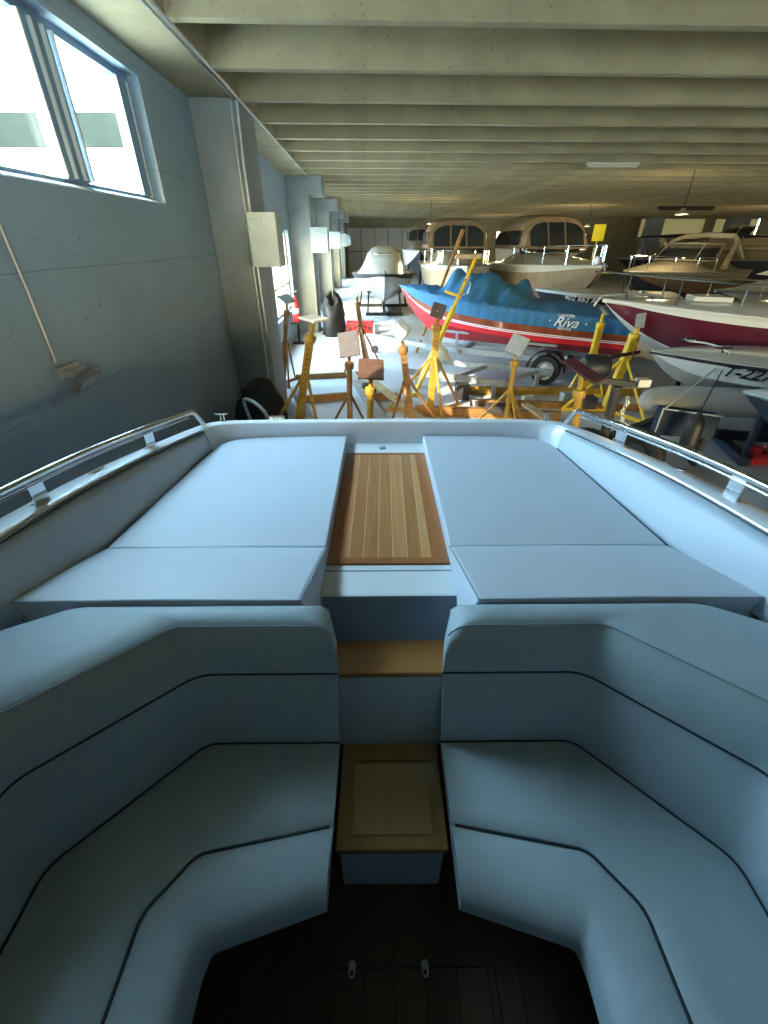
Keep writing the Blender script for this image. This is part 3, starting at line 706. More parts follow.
def hull(st, X, root, mats, bands, name='hull'):
    """bands: fractions between chine (0) and sheer (1) with material index"""
    m = MB(X); fr = [0]+[b[0] for b in bands]
    def pt(s, f, sg):
        x, b, z, k, bc, zc, t = s
        if f < 0: return V((x, sg*.01, k))
        w = f**.8
        return V((x, sg*lerp(bc, b, w), lerp(zc, z, f)))
    for sg in (1, -1):
        m.cm = 0
        m.grid([[V((s[0], sg*.008, s[3])) for s in st], [V((s[0], sg*s[4]*.5, lerp(s[3], s[5], .47))) for s in st], [pt(s, 0, sg) for s in st]])
        f0 = 0
        for f1, mi in bands:
            m.cm = mi; k = max(1, round((f1-f0)*5)); m.grid([[pt(s, lerp(f0, f1, j/k), sg) for s in st] for j in range(k+1)]); f0 = f1
    m.cm = bands[-1][1]; s = st[0]; P = [pt(s, f, 1) for f in (1, .5, 0)]+[V((s[0], 0, s[3]))]+[pt(s, f, -1) for f in (0, .5, 1)]
    m._a(P, [tuple(range(len(P)))])
    return m.build(name, mats, root, smooth=True, auto=50, recalc=False)
def deck(st, X, root, mt, crown=.05, cabin=None, z=0, name='deck', inset=0.0):
    """cabin: (x0,x1,width,height) raised coach roof"""
    m = MB(X); rows = []; ny = 12
    for s in st:
        row = []
        for j in range(ny+1):
            v = -1+2*j/ny; b = s[1]-inset; y = v*max(b, .004); zz = s[2]+crown*(1-v*v)*min(1, s[1]/.5)+z
            if cabin:
                x0, x1, w, h = cabin
                u = (s[0]-x0)/(x1-x0)
                if 0 < u < 1:
                    e = min(1, (1-u)*1.8)**.8*min(1, u*8); ww = w*min(1, s[1]/(w*1.1)); q = max(0, 1-(abs(y)/max(ww, .05))**4)
                    zz += h*e*q
            row.append(V((s[0], y, zz)))
        rows.append(row)
    m.grid(rows); return m.build(name, mt, root, smooth=True, auto=60)
def sheer(st, dz=0, ins=0, t0=0, t1=1, both=True):
    a = [V((s[0], s[1]-ins if s[1] > ins else 0, s[2]+dz)) for s in st if t0 <= s[6] <= t1]
    b = [V((p.x, -p.y, p.z)) for p in a[::-1]]
    return a+b
def rub(st, X, root, mt, r=.03, dz=-.02):
    m = MB(X); m.tube(sheer(st, dz), r, 6); return m.build('rub_rail', mt, root, smooth=True)
def bowrail(st, X, root, h=.45, t0=.45, ins=.12, n=4, r=.014, mid=False, fwd=.12):
    top = sheer(st, h, ins, t0); k = len(top)//2
    for i, p in enumerate(top): p.x += fwd*max(0, 1-abs(i-k)/3.0)
    m = MB(X); m.tube(top, r, 6)
    if mid: m.tube([p-V((0,0,h*.45)) for p in top], r*.8, 6)
    rl = m.build('bow_rail', 'chrome', root, smooth=True)
    base = sheer(st, 0.0, ins, t0)
    for j in range(n):
        for side in (0, 1):
            i = int((j+.3)/n*(k-1)); i = i if side == 0 else len(top)-1-i
            m = MB(X); m.tube([base[i], top[i]], r*.85, 6); m.build('stanchion', 'chrome', rl, smooth=True)
    return rl
def screen(X, root, xc, w, z0, h, wrap=.9, rake=.5, fm='chrome', gm='glassd', n=14):
    """wraparound windscreen: arc from side to side, raked aft"""
    A = []; B_ = []
    for i in range(n+1):
        a = -1+2*i/n; y = w*math.sin(a*PI/2); x = xc - wrap*(1-math.cos(a*PI/2))
        A.append(V((x, y, z0-.04*abs(a)))); B_.append(V((x-rake, y*.93, z0+h-.03*abs(a))))
    m = MB(X); m.grid([A, B_]); g = m.build('windscreen', gm, root, smooth=True, solid=.012)
    m = MB(X); m.tube(B_, .022, 6); m.tube(A, .018, 6)
    for i in (0, n//3, n-n//3, n): m.tube([A[i], B_[i]], .016, 6)
    m.build('windscreen_frame', fm, g, smooth=True); return g
def bimini(X, root, x0, x1, w, z0, z1, mt='tan', wins=True):
    arch = lambda a, ww, top: (ww*a*(1-.10*(1-abs(a))), z0+(top-z0)*max(0, 1-abs(a)**5)**.55)
    rows = []; n = 20
    for i in range(7):
        u = i/6; x = lerp(x0, x1, u); top = z1-.16*u**3-.10*(1-u)**2
        row = []
        for j in range(n+1):
            y, z = arch(-1+2*j/n, w*(1-.04*u), top); row.append(V((x+(.5*(1-(z-z0)/(top-z0)) if i == 6 else 0), y, z)))
        rows.append(row)
    m = MB(X); m.grid(rows); o = m.build('canvas_hood', mt, root, smooth=True, solid=.02)
    if wins:
        top = z1-.16
        for a0, a1 in ((-.86,-.32),(-.26,.26),(.32,.86)):
            A = []; B_ = []
            for k in range(7):
                a = lerp(a0, a1, k/6); y, z = arch(a, w*.96, top); za = z-.13; zb = z0+.06
                A.append(V((x1+.5*(1-(za-z0)/(top-z0))+.015, y, za))); B_.append(V((x1+.5*(1-(zb-z0)/(top-z0))+.015, y, zb)))
            m = MB(X); m.grid([A, B_]); m.build('hood_window', 'glassd', o, solid=.012)
        A = [V((x1+.5*(1-(z-z0)/(top-z0)), y, z)) for y, z in (arch(-1+2*k/20, w*.96, top) for k in range(21))]
        B_ = [V((x1+.5, p.y, z0)) for p in A]
        m = MB(X); m.grid([A, B_]); m.build('front_panel', mt, o)
        for s in (-1, 1):
            for q0, q1 in ((.08,.46),(.54,.94)):
                m = MB(X); m._a([(lerp(x0,x1,q0), s*(w+.012), z0+.10), (lerp(x0,x1,q1), s*(w*.985+.012), z0+.10), (lerp(x0,x1,q1), s*(w*.965+.012), z0+.50*(z1-z0)), (lerp(x0,x1,q0), s*(w*.975+.012), z0+.50*(z1-z0))], [(0,1,2,3)]); m.build('hood_window', 'glassd', o, solid=.02)
    return o
def cradle(st, X, label, mt='galv', wheels=False, grp=None, xs=(.25,.7)):
    """steel cradle under a boat: cross beams, uprights with pads, keel beam"""
    L = -st[0][0]; c = X @ V((-L*.5, 0, 0)); root = thing('boat_cradle', label, 'cradle', (c.x, c.y, 0), grp)
    z0 = .12 if not wheels else .38
    zk = min(s[3] for s in st)
    m = MB(X); m.box((-L*.85, -.06, z0), (-L*.2, .06, z0+.12)); m.box((-L*.85,-.05,z0+.12),(-L*.35,.05,zk+.005)); m.build('keel_beam', mt, root)
    for f in xs:
        s = min(st, key=lambda q: abs(q[6]-f)); x = s[0]; w = s[4]
        m = MB(X); m.box((x-.06, -w-.1, 0 if not wheels else z0), (x+.06, w+.1, (0 if not wheels else z0)+.12)); m.build('cross_beam', mt, root)
        for sg in (-1, 1):
            m = MB(X); m.bar((x, sg*w, z0), (x, sg*w*.92, s[5]-.06), .07); m.bar((x-.22, sg*w*.90, s[5]-.07), (x+.22, sg*w*.90, s[5]-.07), .16, .05); m.build('upright', mt, root)
    return root
def wheel(X, root, c, r=.31, w=.18, axis=(0,1,0), rim='galv'):
    m = MB(X); c = V(c); prof = [(r*.62,-w*.42),(r*.80,-w*.5),(r*.95,-w*.45),(r,-w*.3),(r,w*.3),(r*.95,w*.45),(r*.80,w*.5),(r*.62,w*.42)]
    m.lathe(prof, c, V(axis), 28, cap=False); t = m.build('wheel', 'black', root, smooth=True)
    m = MB(X); m.lathe([(0,-w*.30),(r*.2,-w*.36),(r*.30,-w*.28),(r*.45,-w*.22),(r*.57,-w*.38),(r*.63,-w*.40),(r*.63,w*.40),(r*.57,w*.38),(r*.45,w*.22),(r*.30,w*.28),(r*.2,w*.36),(0,w*.30)], c, V(axis), 28); m.build('wheel_rim', rim, t, smooth=True)
def cleats(X, root, pts, mt='chrome'):
    for p in pts:
        m = MB(X); p = V(p); m.cyl(p, p+V((0,0,.05)), .014, 8); m.tube([p+V((-.08,0,.06)), p+V((0,0,.05)), p+V((.08,0,.06))], [.008,.014,.008], 8); m.build('cleat', mt, root, smooth=True)
def to_px(p):
    p = V(p)-V((0,0,CAMZ)); d = V((p.x, p.y*cp-p.z*sp, p.y*sp+p.z*cp)); return 384+F*d.x/d.y, 512-F*d.z/d.y

# B1 grey-white express cruiser at far left, bow toward us
Y1 = 18.0; b1 = aty(385, 275, Y1)
X = place(b1.x, Y1, math.radians(-89)); st = boat_shape(6.5, 2.75, 1.42, b1.z, .45, full=.35, pw=1.9, rake=.2)
r = thing('cabin_boat', 'white and grey cabin boat facing us at the far left end of the hall', 'boat', (b1.x, Y1+3, .45))
hull(st, X, r, ['greyhull','white','black'], [(.72,0),(.88,2),(1,1)]); deck(st, X, r, 'white', .06, (-6.3,-.9,.98,.95)); rub(st, X, r, 'black', .05)
m = MB(X); m.prism([(-2.55,-.42),(-2.55,.42),(-1.75,.25),(-1.75,-.25)], 2.20, 2.24); m.build('deck_hatch', 'white', r, bevel=.01)
m = MB(X); m.box((-2.35,-.26,2.24),(-2.25,.26,2.255)); m.build('hatch_vent', 'black', r)
m = MB(X); m.tube([(-.1,.05,b1.z+.0),(-.0,.0,b1.z+.12),(-.35,0,b1.z+.12)], .03); m.build('anchor_roller', 'steel', r, smooth=True)
cradle(st, X, 'dark steel cradle under the white and grey cabin boat', 'black')
# B2 cruiser with tan hood
Y2 = 15.3; b2 = aty(468, 268, Y2)
X = place(b2.x, Y2, math.radians(-90.5)); st = boat_shape(6.0, 2.55, 1.95, b2.z+.05, .7, full=.45, pw=2.4)
r = thing('cabin_boat', 'white cabin boat with tan canvas hood directly behind the blue covered boat', 'boat', (b2.x, Y2+3, .7))
hull(st, X, r, ['cream','cream','white'], [(.75,1),(1,2)]); deck(st, X, r, 'white', .05, (-5.6,-.8,.85,.38)); rub(st, X, r, 'steel', .03)
screen(X, r, -2.4, 1.0, 2.35, .55, .55, .55); bimini(X, r, -5.4, -2.95, 1.08, 2.45, 3.42); bowrail(st, X, r, .42, .45, .15, 4)
m = MB(X); m.box((-.55,-.42,2.2),(-.05,.42,2.34)); m.build('bow_seat', 'wood', r, bevel=.04)
cradle(st, X, 'steel cradle under the cabin boat with white deck and tan hood', 'black')
# B3 cream cruiser with hood, bow toward right
Y3 = 13.6; b3 = aty(603, 266, Y3)
X = place(b3.x, Y3, math.radians(-84)); st = boat_shape(6.6, 2.6, 1.95, b3.z, .75, full=.45, pw=2.3, rake=.22)
r = thing('cabin_boat', 'cream cabin boat with tall tan hood and bow rail, right of the centre cabin boat', 'boat', (b3.x-1, Y3+3, .75))
hull(st, X, r, ['tan','tan','cream'], [(.72,1),(1,2)]); deck(st, X, r, 'cream', .05, (-6.2,-.8,.85,.30)); rub(st, X, r, 'cream', .04)  # tan lower band puts the shade on the cream hull into its colour
screen(X, r, -2.9, 1.05, 2.35, .52, .6, .6); bimini(X, r, -6.2, -3.5, 1.12, 2.45, 3.48); bowrail(st, X, r, .5, .40, .12, 5)
m = MB(X); m.lathe([(0,0),(.09,0),(.11,.1),(.09,.2),(0,.2)], (-.15,-.1,b3.z+.02)); m.tube([(-.5,0,b3.z+.05),(.12,0,b3.z+.04),(.16,0,b3.z-.12)], .03); m.build('anchor_roller', 'steel', r, smooth=True)
cradle(st, X, 'steel cradle under the cream cabin boat with tall tan hood', 'black')
# B4 blue covered runabout on trailer
b4 = aty(401, 286, 12.3); s4 = V((5.35, 9.55)); d4 = (V((b4.x, 12.3))-s4); L4_ = d4.length; a4 = math.atan2(d4.y, d4.x)
X = place(b4.x, 12.3, a4); st = boat_shape(L4_, 2.0, 1.36, b4.z, .58, full=.5, pw=2.0, rake=.13, flare=.86)
r = thing('runabout', 'varnished wooden runabout with red bottom under a fitted blue canvas cover', 'boat', (3.2, 10.9, .58))
hull(st, X, r, ['red','whiteink','mahog','mahog2'], [(.20,0),(.235,1),(.26,0),(.295,1),(.40,2),(1,2)])
# cover: skirt over the topsides and humped top
m = MB(X)
def hum(x, y, t):
    z = 0
    for (cx, cy, rx, ry, h) in ((-2.1,.1,.50,.55,.40),(-1.50,0,.20,.35,.36),(-2.6,-.1,.32,.5,.18),(-3.05,-.2,.19,.24,.36),(-3.0,.3,.3,.3,.16),(-4.3,0,.6,.6,.04)):
        z += h*math.exp(-(((x-cx)/rx)**2+((y-cy)/ry)**2)**1.35)
    z += (.022*math.sin(13*x+3*y)+.014*math.sin(27*x-5*y)+.012*math.sin(19*y+8*x))*math.exp(-((x+2.2)/1.3)**2)+.008*math.sin(17*x+9*y)
    return z
NS = 130; rows = []
def sti(t):
    x = -L4_*(1-t); k = [q for q in st]
    for a, b in zip(k, k[1:]):
        if a[0] <= x <= b[0]+1e-6:
            f = (x-a[0])/(b[0]-a[0]); return [lerp(p, q, f) for p, q in zip(a, b)]
    return list(k[-1])
for i in range(NS+1):
    s = sti(i/NS); row = []; b = s[1]+.025; zs = s[2]; zc = s[5]
    def side(sg):
        o_ = []
        for f in (.55, .68, .82, .97): o_.append(V((s[0]+(.03 if i == NS else 0), sg*(lerp(s[4], s[1], f**.8)+.02+.006*math.sin(30*s[0]+f*4)), lerp(zc, zs, f))))
        return o_
    row += side(-1)
    for j in range(17):
        v = -1+2*j/16; y = v*b*.985; row.append(V((s[0]+(.03 if i == NS else 0), y, zs+.03+.10*(1-v*v)*min(1, s[1]/.4)+hum(s[0], y, 0)*(1-v**6))))
    row += side(1)[::-1]; rows.append(row)
m.grid(rows); cv = m.build('canvas_cover', 'bluecover', r, smooth=True, auto=70)
def sidept(xl, f, o=.035, sg=1):
    s = sti(1+xl/L4_); return X @ V((s[0], sg*(lerp(s[4], s[1], f**.8)+o), lerp(s[5], s[2], f)))
sgn = 1 if sidept(-3, .7, sg=1).y < sidept(-3, .7, sg=-1).y else -1
xb = -3.9; best = min([q/50 for q in range(-260, -60)], key=lambda q: abs(to_px(sidept(q, .8, sg=sgn))[0]-565)); xb = best
c0 = sidept(xb, .80, sg=sgn); u = (sidept(xb-.3, .72, sg=sgn)-sidept(xb+.3, .72, sg=sgn)).normalized(); vv = (sidept(xb, .95, sg=sgn)-sidept(xb, .5, sg=sgn)).normalized(); nn = u.cross(vv).normalized()
def tm(c): return Matrix(((u.x, vv.x, nn.x, c.x), (u.y, vv.y, nn.y, c.y), (u.z, vv.z, nn.z, c.z), (0,0,0,1)))
text('script_lettering', '· Riva ·', tm(c0+nn*.01), .28, 'whiteink', cv, .5, .004)
text('upper_lettering', 'CANTIERI', tm(c0+vv*.135+nn*.01), .075, 'whiteink', cv, 0, .003)
text('lower_lettering', 'SERVICE', tm(c0-vv*.125+nn*.01), .075, 'whiteink', cv, 0, .003)
# its trailer
tr = thing('boat_trailer', 'galvanised trailer with black wheel carrying the blue covered runabout', 'trailer', (3.2, 10.6, 0))
for sg in (-1, 1):
    m = MB(X); m.bar((-L4_+.3, sg*.55, .45), (-1.0, sg*.5, .45), .08, .12); m.bar((-1.0, sg*.5, .45), (.7, 0, .45), .08, .10); m.build('side_rail', 'galv', tr)
    for q in (-.68, -.32):
        xx = L4_*q; s = sti(1+q); m = MB(X); m.bar((xx, sg*.5, .5), (xx, sg*s[4]*.75, lerp(s[3], s[5], .65)), .05); m.bar((xx-.3, sg*s[4]*.75, lerp(s[3], s[5], .68)), (xx+.3, sg*s[4]*.75, lerp(s[3], s[5], .68)), .10, .05); m.build('support_arm', 'galv', tr)
wx = min([q/50 for q in range(-260, -60)], key=lambda q: abs(to_px(X @ V((q, sgn*.85, .3)))[0]-545))
for xx in (-L4_+.5, wx, -1.9): m = MB(X); m.box((xx-.04, -.75, .38), (xx+.04, .75, .48)); m.build('cross_beam', 'galv', tr)
for sg in (-1, 1):
    wheel(X, tr, (wx, sg*.88, .31), .31, .19)
    m = MB(X); A = []
    rows = [[V((wx+.40*math.cos(t), sg*(.88+o_), .31+.40*math.sin(t))) for t in [PI*k/10 for k in range(11)]] for o_ in (-.13, .13)]
    m.grid(rows); m.build('mudguard', 'black', tr, smooth=True, solid=.02)
m = MB(X); m.tube([(.7,0,.45),(1.1,0,.45)], .05); m.tube([(.8,0,.0),(.8,0,.75)], .03); m.build('drawbar', 'galv', tr, smooth=True)
m = MB(X); m.lathe([(0,-.04),(.1,-.04),(.1,.04),(0,.04)], (.8,0,.1), V((0,1,0))); m.build('jockey_wheel', 'black', tr, smooth=True)
# B5 white and black boat with number, behind the runabout, bow left
b5 = aty(536, 288, 12.6)
b5 = aty(536, 290, 12.9); X = place(b5.x, 12.9, math.radians(171)); st = boat_shape(3.4, 1.6, 1.50, b5.z+.03, .7, full=.55, pw=2.4, rake=.2)
r = thing('dinghy', 'low white and black boat with white number, between the blue covered and burgundy boats', 'boat', (b5.x+2.5, 13, .7))
hull(st, X, r, ['blackgloss','blackgloss','white'], [(.82,1),(1,2)]); deck(st, X, r, 'cream', .07); rub(st, X, r, 'white', .035)
s = st[11]; P = lambda x_, f: X @ V((x_, lerp(interp([(q[0], q[4]) for q in st], x_), interp([(q[0], q[1]) for q in st], x_), f**.8)+.04, lerp(interp([(q[0], q[5]) for q in st], x_), interp([(q[0], q[2]) for q in st], x_), f)))
xb = min([q/50 for q in range(-200, -10)], key=lambda q: abs(to_px(P(q, .6))[0]-579))
c0 = P(xb, .76); u = (P(xb-.2, .76)-P(xb+.2, .76)).normalized(); vv = (P(xb, .9)-P(xb, .4)).normalized(); nn = u.cross(vv).normalized()
text('registration_number', '402 663 A', tm(c0+nn*.02), .18, 'whiteink', r, .1, .004, .002)
cradle(st, X, 'steel cradle under the low white and black numbered boat', 'black')
# B6 burgundy boat
b6 = aty(604, 299, 8.5); X = place(b6.x, 8.5, math.radians(180-14)); st = boat_shape(6.6, 2.0, 1.56, b6.z, .62, full=.5, pw=2.0, rake=.20, cb=.12)
r = thing('bowrider', 'burgundy hulled boat with white deck and chrome bow rail on the right', 'boat', (b6.x+3, 9, .62))
hull(st, X, r, ['white','burg','white'], [(.04,0),(.82,1),(1,2)]); deck(st, X, r, 'white', .07, (-6.2,-1.1,.8,.16)); rub(st, X, r, 'white', .035)
bowrail(st, X, r, .42, .40, .10, 5, .017, fwd=.25)
m = MB(X); m.prism([(-1.9,-.3),(-1.9,.3),(-1.35,.2),(-1.35,-.2)], b6.z+.02, b6.z+.095); m.build('deck_hatch', 'white', r, bevel=.01)
m = MB(X); m.tube([(-.9,.15,b6.z+.08),(-.5,.05,b6.z+.10),(.05,0,b6.z+.05),(.14,0,b6.z-.12)], [.02,.03,.03,.02]); m.tube([(-.75,-.1,b6.z+.07),(-.55,.12,b6.z+.14),(-.45,-.1,b6.z+.08)], .02); m.build('anchor', 'steel', r, smooth=True)
cleats(X, r, [(-.7,.3,b6.z+.02),(-.7,-.3,b6.z+.02),(-.3,0,b6.z+.05)])
screen(X, r, -3.2, .95, 1.72, .45, .5, .5, 'white')
cradle(st, X, 'dark cradle under the burgundy hulled boat', 'black')
# B7 white boat T-22...
b7 = aty(651, 350, 6.55); X = place(b7.x, 6.55, math.radians(180-14)); st = boat_shape(5.0, 1.75, 1.30, b7.z, .86, full=.42, pw=3.2, rake=.08, flare=.90)
r = thing('open_boat', 'white boat with dark registration lettering on its bow, lower right', 'boat', (b7.x+2.3, 6, .62))
hull(st, X, r, ['greyhull','white','black'], [(.90,1),(.97,2),(1,1)]); deck(st, X, r, 'white', .05); rub(st, X, r, 'black', .016, -.03)
fs = lambda x_, k: interp([(q[0], q[k]) for q in st], x_)
P = lambda x_, f: X @ V((x_, lerp(fs(x_, 4), fs(x_, 1), f**.8)+.02, lerp(fs(x_, 5), fs(x_, 2), f)))
xb = min([q/100 for q in range(-300, -10)], key=lambda q: abs(to_px(P(q, .62))[0]-747))
c0 = P(xb, .64); u = (P(xb-.15, .64)-P(xb+.15, .64)).normalized(); vv = (P(xb, .85)-P(xb, .45)).normalized(); nn = u.cross(vv).normalized()
text('registration_number', 'T-227', tm(c0+nn*.03), .22, 'ink', r, .25, .003, .004)
c7 = X @ V((-.55, .25, b7.z+.03))
def near(px, py, z): return atz(px, py, z)
k1 = near(688, 341, b7.z+.07); k2 = near(722, 353, b7.z+.04)
Xi = X.inverted(); k1l = Xi @ k1; k2l = Xi @ k2
m = MB(X); m.cyl(k2l, k2l+V((0,0,.06)), .014, 8); m.tube([k2l+V((-.11,0,.07)), k2l+V((0,0,.06)), k2l+V((.11,0,.07))], [.008,.014,.008]); m.build('cleat', 'black', r, smooth=True)
m = MB(X); m.lathe([(.03,0),(.045,.01),(.045,.03),(.02,.05),(0,.05)], k1l); m.tube([k1l+V((-.1,0,.02)), k1l+V((0,0,.05)), k1l+V((.1,0,.02))], .012); m.build('bow_fairlead', 'chrome', r, smooth=True)
def rope(pts, r_, lab, mt='rope'):
    m = MB(); m.tube(spl(pts, 6), r_, 6); tag(m.build('rope', mt, None, smooth=True), lab, 'rope')
f_top = aty(700, 412, 5.25); f_bot = aty(688, 444, 5.2)
rope([k1, k1.lerp(k2, .5)+V((0,0,.05)), k2+V((0,0,.06))], .013, 'pale rope lying across the bow deck of the white registered boat')
rope([k2+V((0,0,.05)), k2+V((-.02,-.14,-.05)), aty(666, 408, 5.5)], .012, 'pale rope running down to the left from the dark deck cleat')
rope([k2+V((0,0,.05)), k2+V((0,-.14,-.06)), f_top], .007, 'dark rope from the deck cleat holding the black fender', 'black')
m = MB(); q0 = aty(649, 400, 5.95); q1 = q0+V((2.6,-.16,-.03)); dd = (q1-q0).normalized()
m.lathe([(0,-.22),(.08,-.20),(.15,-.12),(.185,.0),(.20,.2),(.20,2.3),(.15,2.6),(0,2.65)], q0+dd*.1, dd, 24); m.X = None
kk = m.build('float_tube', 'greyhull', None, smooth=True); tag(kk, 'pale grey rounded float lying under the bow of the white registered boat', 'float')
ct = cradle(st, X, 'navy box cradle under the white registered boat', 'navy')
# bow box (navy) under the bow with white edge tube
pa = aty(664, 409, 5.6); pb = aty(722, 417, 5.42)
bxr = thing('storage_box', 'navy blue box with pale edge tube under the white registered boat', 'box', V(((pa.x+pb.x)/2, 5.9, 0)))
m = MB(); m._a([(pa.x,5.6,.42),(pb.x,5.42,.42),(pb.x+.02,5.62,.42),(pa.x+.02,5.78,.42),(pa.x,5.6,pa.z),(pb.x,5.42,pb.z),(pb.x+.02,5.62,pb.z),(pa.x+.02,5.78,pa.z)], [(0,3,2,1),(4,5,6,7),(0,1,5,4),(1,2,6,5),(2,3,7,6),(3,0,4,7)]); m.build('box_body', 'navy', bxr, bevel=.01)
m = MB(); m.tube([(pa.x-.03,5.58,.02),(pa.x-.02,5.58,pa.z+.01),(pb.x,5.40,pb.z+.01)], .014); m.build('edge_tube', 'galv', bxr, smooth=True)
for xx, yy in ((pa.x+.06,5.64),(pb.x-.05,5.50),(pa.x+.08,5.72),(pb.x-.03,5.58)): m = MB(); m.box((xx-.03,yy-.03,0),(xx+.03,yy+.03,.43)); m.build('leg', 'black', bxr)
m = MB(); ax = (f_bot-f_top); d = ax.normalized(); Lf = .62
m.lathe([(0,0),(.03,.0),(.035,.04),(.09,.10),(.105,.18),(.105,.40),(.09,.47),(.035,.52),(0,.54)], f_top, d, 20); fo = m.build('fender', 'blackgloss', None, smooth=True); tag(fo, 'black cylindrical fender hanging by a rope in front of the navy box', 'fender')
# B8 white bow at the right edge
b8 = aty(745, 390, 4.45); X = place(b8.x, 4.45, math.radians(180-25)); st = boat_shape(4.2, 1.7, 1.30, b8.z, .5, full=.4, pw=2.8, rake=.22)
r = thing('open_boat', 'white bow with grey rub rail at the right edge, in front of the registered boat', 'boat', (b8.x+2, 4, .5))
hull(st, X, r, ['darkhull','black','white'], [(.80,0),(1,2)]); deck(st, X, r, 'white', .08); rub(st, X, r, 'steel', .022)
cradle(st, X, 'black cradle under the white bow at the right edge', 'black')
# B9.. far right boats
def far_boat(px, py, Y, ang, L, B, dzs, mats, bands, lab, dk='cream', cab=.4, zk=.8, pw=2.2, **k):
    b = aty(px, py, Y); X = place(b.x, Y, math.radians(ang)); st = boat_shape(L, B, b.z-dzs, b.z, zk, full=.45, pw=pw, rake=.2)
    r = thing('cabin_boat', lab, 'boat', tuple(X @ V((-L/2, 0, zk)))); hull(st, X, r, mats, bands); deck(st, X, r, dk, .05, (-L*.95, -L*.12, B*.34, cab)); rub(st, X, r, k.get('rb', 'steel'), .03)
    return b, X, st, r
b, X, st, r = far_boat(628, 271, 14.9, 218, 7.2, 2.6, .15, ['darkhull','tan','cream'], [(.55,1),(1,2)], 'cream sport boat with swept radar arch behind the burgundy boat', cab=.35)
screen(X, r, -2.8, 1.0, b.z+.25, .45, .9, .6, 'cream')
for sg in (-1, 1):
    m = MB(X); m.tube([(-4.2,sg*1.15,b.z),(-5.0,sg*1.05,b.z+.75),(-5.3,sg*.8,b.z+.9)], [.10,.08,.07], 8); m.build('arch_leg', 'cream', r, smooth=True)
m = MB(X); m.tube([(-5.3,-.8,b.z+.9),(-5.35,0,b.z+.95),(-5.3,.8,b.z+.9)], .08); m.build('radar_arch', 'cream', r, smooth=True)
bowrail(st, X, r, .4, .5, .12, 4)
cradle(st, X, 'dark cradle under the cream sport boat with radar arch', 'black')
b, X, st, r = far_boat(618, 258, 21.5, 186, 9.0, 2.8, .05, ['darkhull','navy','navy'], [(.7,1),(1,2)], 'dark blue hulled boat with flat navy sun top, far right', dk='cream', cab=.3)
m = MB(X); rows = [[V((lerp(-1.2,-6.4,i/10), lerp(-1.1,1.1,j/6), b.z+.72+.10*math.sin(PI*i/10)+.06*(1-(j/3-1)**2))) for j in range(7)] for i in range(11)]
m.grid(rows); bt = m.build('sun_top', 'navycanvas', r, smooth=True, solid=.05)
for xx in (-1.5, -2.6, -4.6, -6.0):
    for sg in (-1, 1):
        m = MB(X); m.tube([(xx-.5,sg*1.05,b.z),(xx,sg*1.0,b.z+.78)], .03); m.build('sun_top_pole', 'chrome', bt, smooth=True)
m = MB(X); m.bar((-1.6,1.0,b.z),(-1.1,.95,b.z+.68),.22,.10); m.build('arch_panel', 'cream', r)
m = MB(X); m.bar((-4.9,1.0,b.z),(-4.4,.95,b.z+.70),.22,.10); m.build('arch_panel', 'cream', r)
cradle(st, X, 'dark cradle under the boat with the flat navy sun top', 'black')
b, X, st, r = far_boat(716, 290, 11.6, 190, 7.0, 2.4, .1, ['darkhull','cream','cream'], [(.6,1),(1,2)], 'cream decked boat with folded white canvas, just behind the burgundy boat', dk='cream', cab=.5)
b = b; m = MB(X); rows = []
for i in range(9):
    u_ = i/8; rows.append([V((lerp(-2.0,-4.6,u_), 1.0*math.sin((j/8-.5)*PI), b.z+.25+.75*math.sin(PI*min(1,u_*1.2)/2)*math.cos((j/8-.5)*PI)**.6)) for j in range(9)])
m.grid(rows); m.build('canvas_cover', 'plate_white', r, smooth=True)
cradle(st, X, 'dark cradle under the cream decked boat with folded canvas', 'black')
b, X, st, r = far_boat(660, 246, 27.0, 182, 9.0, 3.0, .0, ['darkhull','cream','cream'], [(.6,1),(1,2)], 'long cream boat in the last row below the bright far panels', cab=.5)
screen(X, r, -3.2, 1.0, b.z+.4, .5, .6, .4, 'cream'); cradle(st, X, 'dark cradle under the long cream boat in the last row', 'black')
b, X, st, r = far_boat(420, 250, 28.0, -95, 6.5, 2.4, .0, ['darkhull','white','white'], [(.6,1),(1,2)], 'small white boat far back between the two leftmost cabin boats', cab=.5, dk='white')
bimini(X, r, -5.6, -3.4, .9, b.z+.4, b.z+1.3, 'tan'); cradle(st, X, 'dark cradle under the small white boat far back', 'black')
b, X, st, r = far_boat(585, 250, 21.5, -80, 7.0, 2.6, .0, ['darkhull','cream','cream'], [(.6,1),(1,2)], 'cream boat with tall rails behind the tall tan hooded boat', cab=.5)
bowrail(st, X, r, .6, .4, .12, 5, .02); bimini(X, r, -5.8, -3.6, 1.0, b.z+.3, b.z+1.1, 'cream', False); cradle(st, X, 'dark cradle under the cream boat with tall rails', 'black')

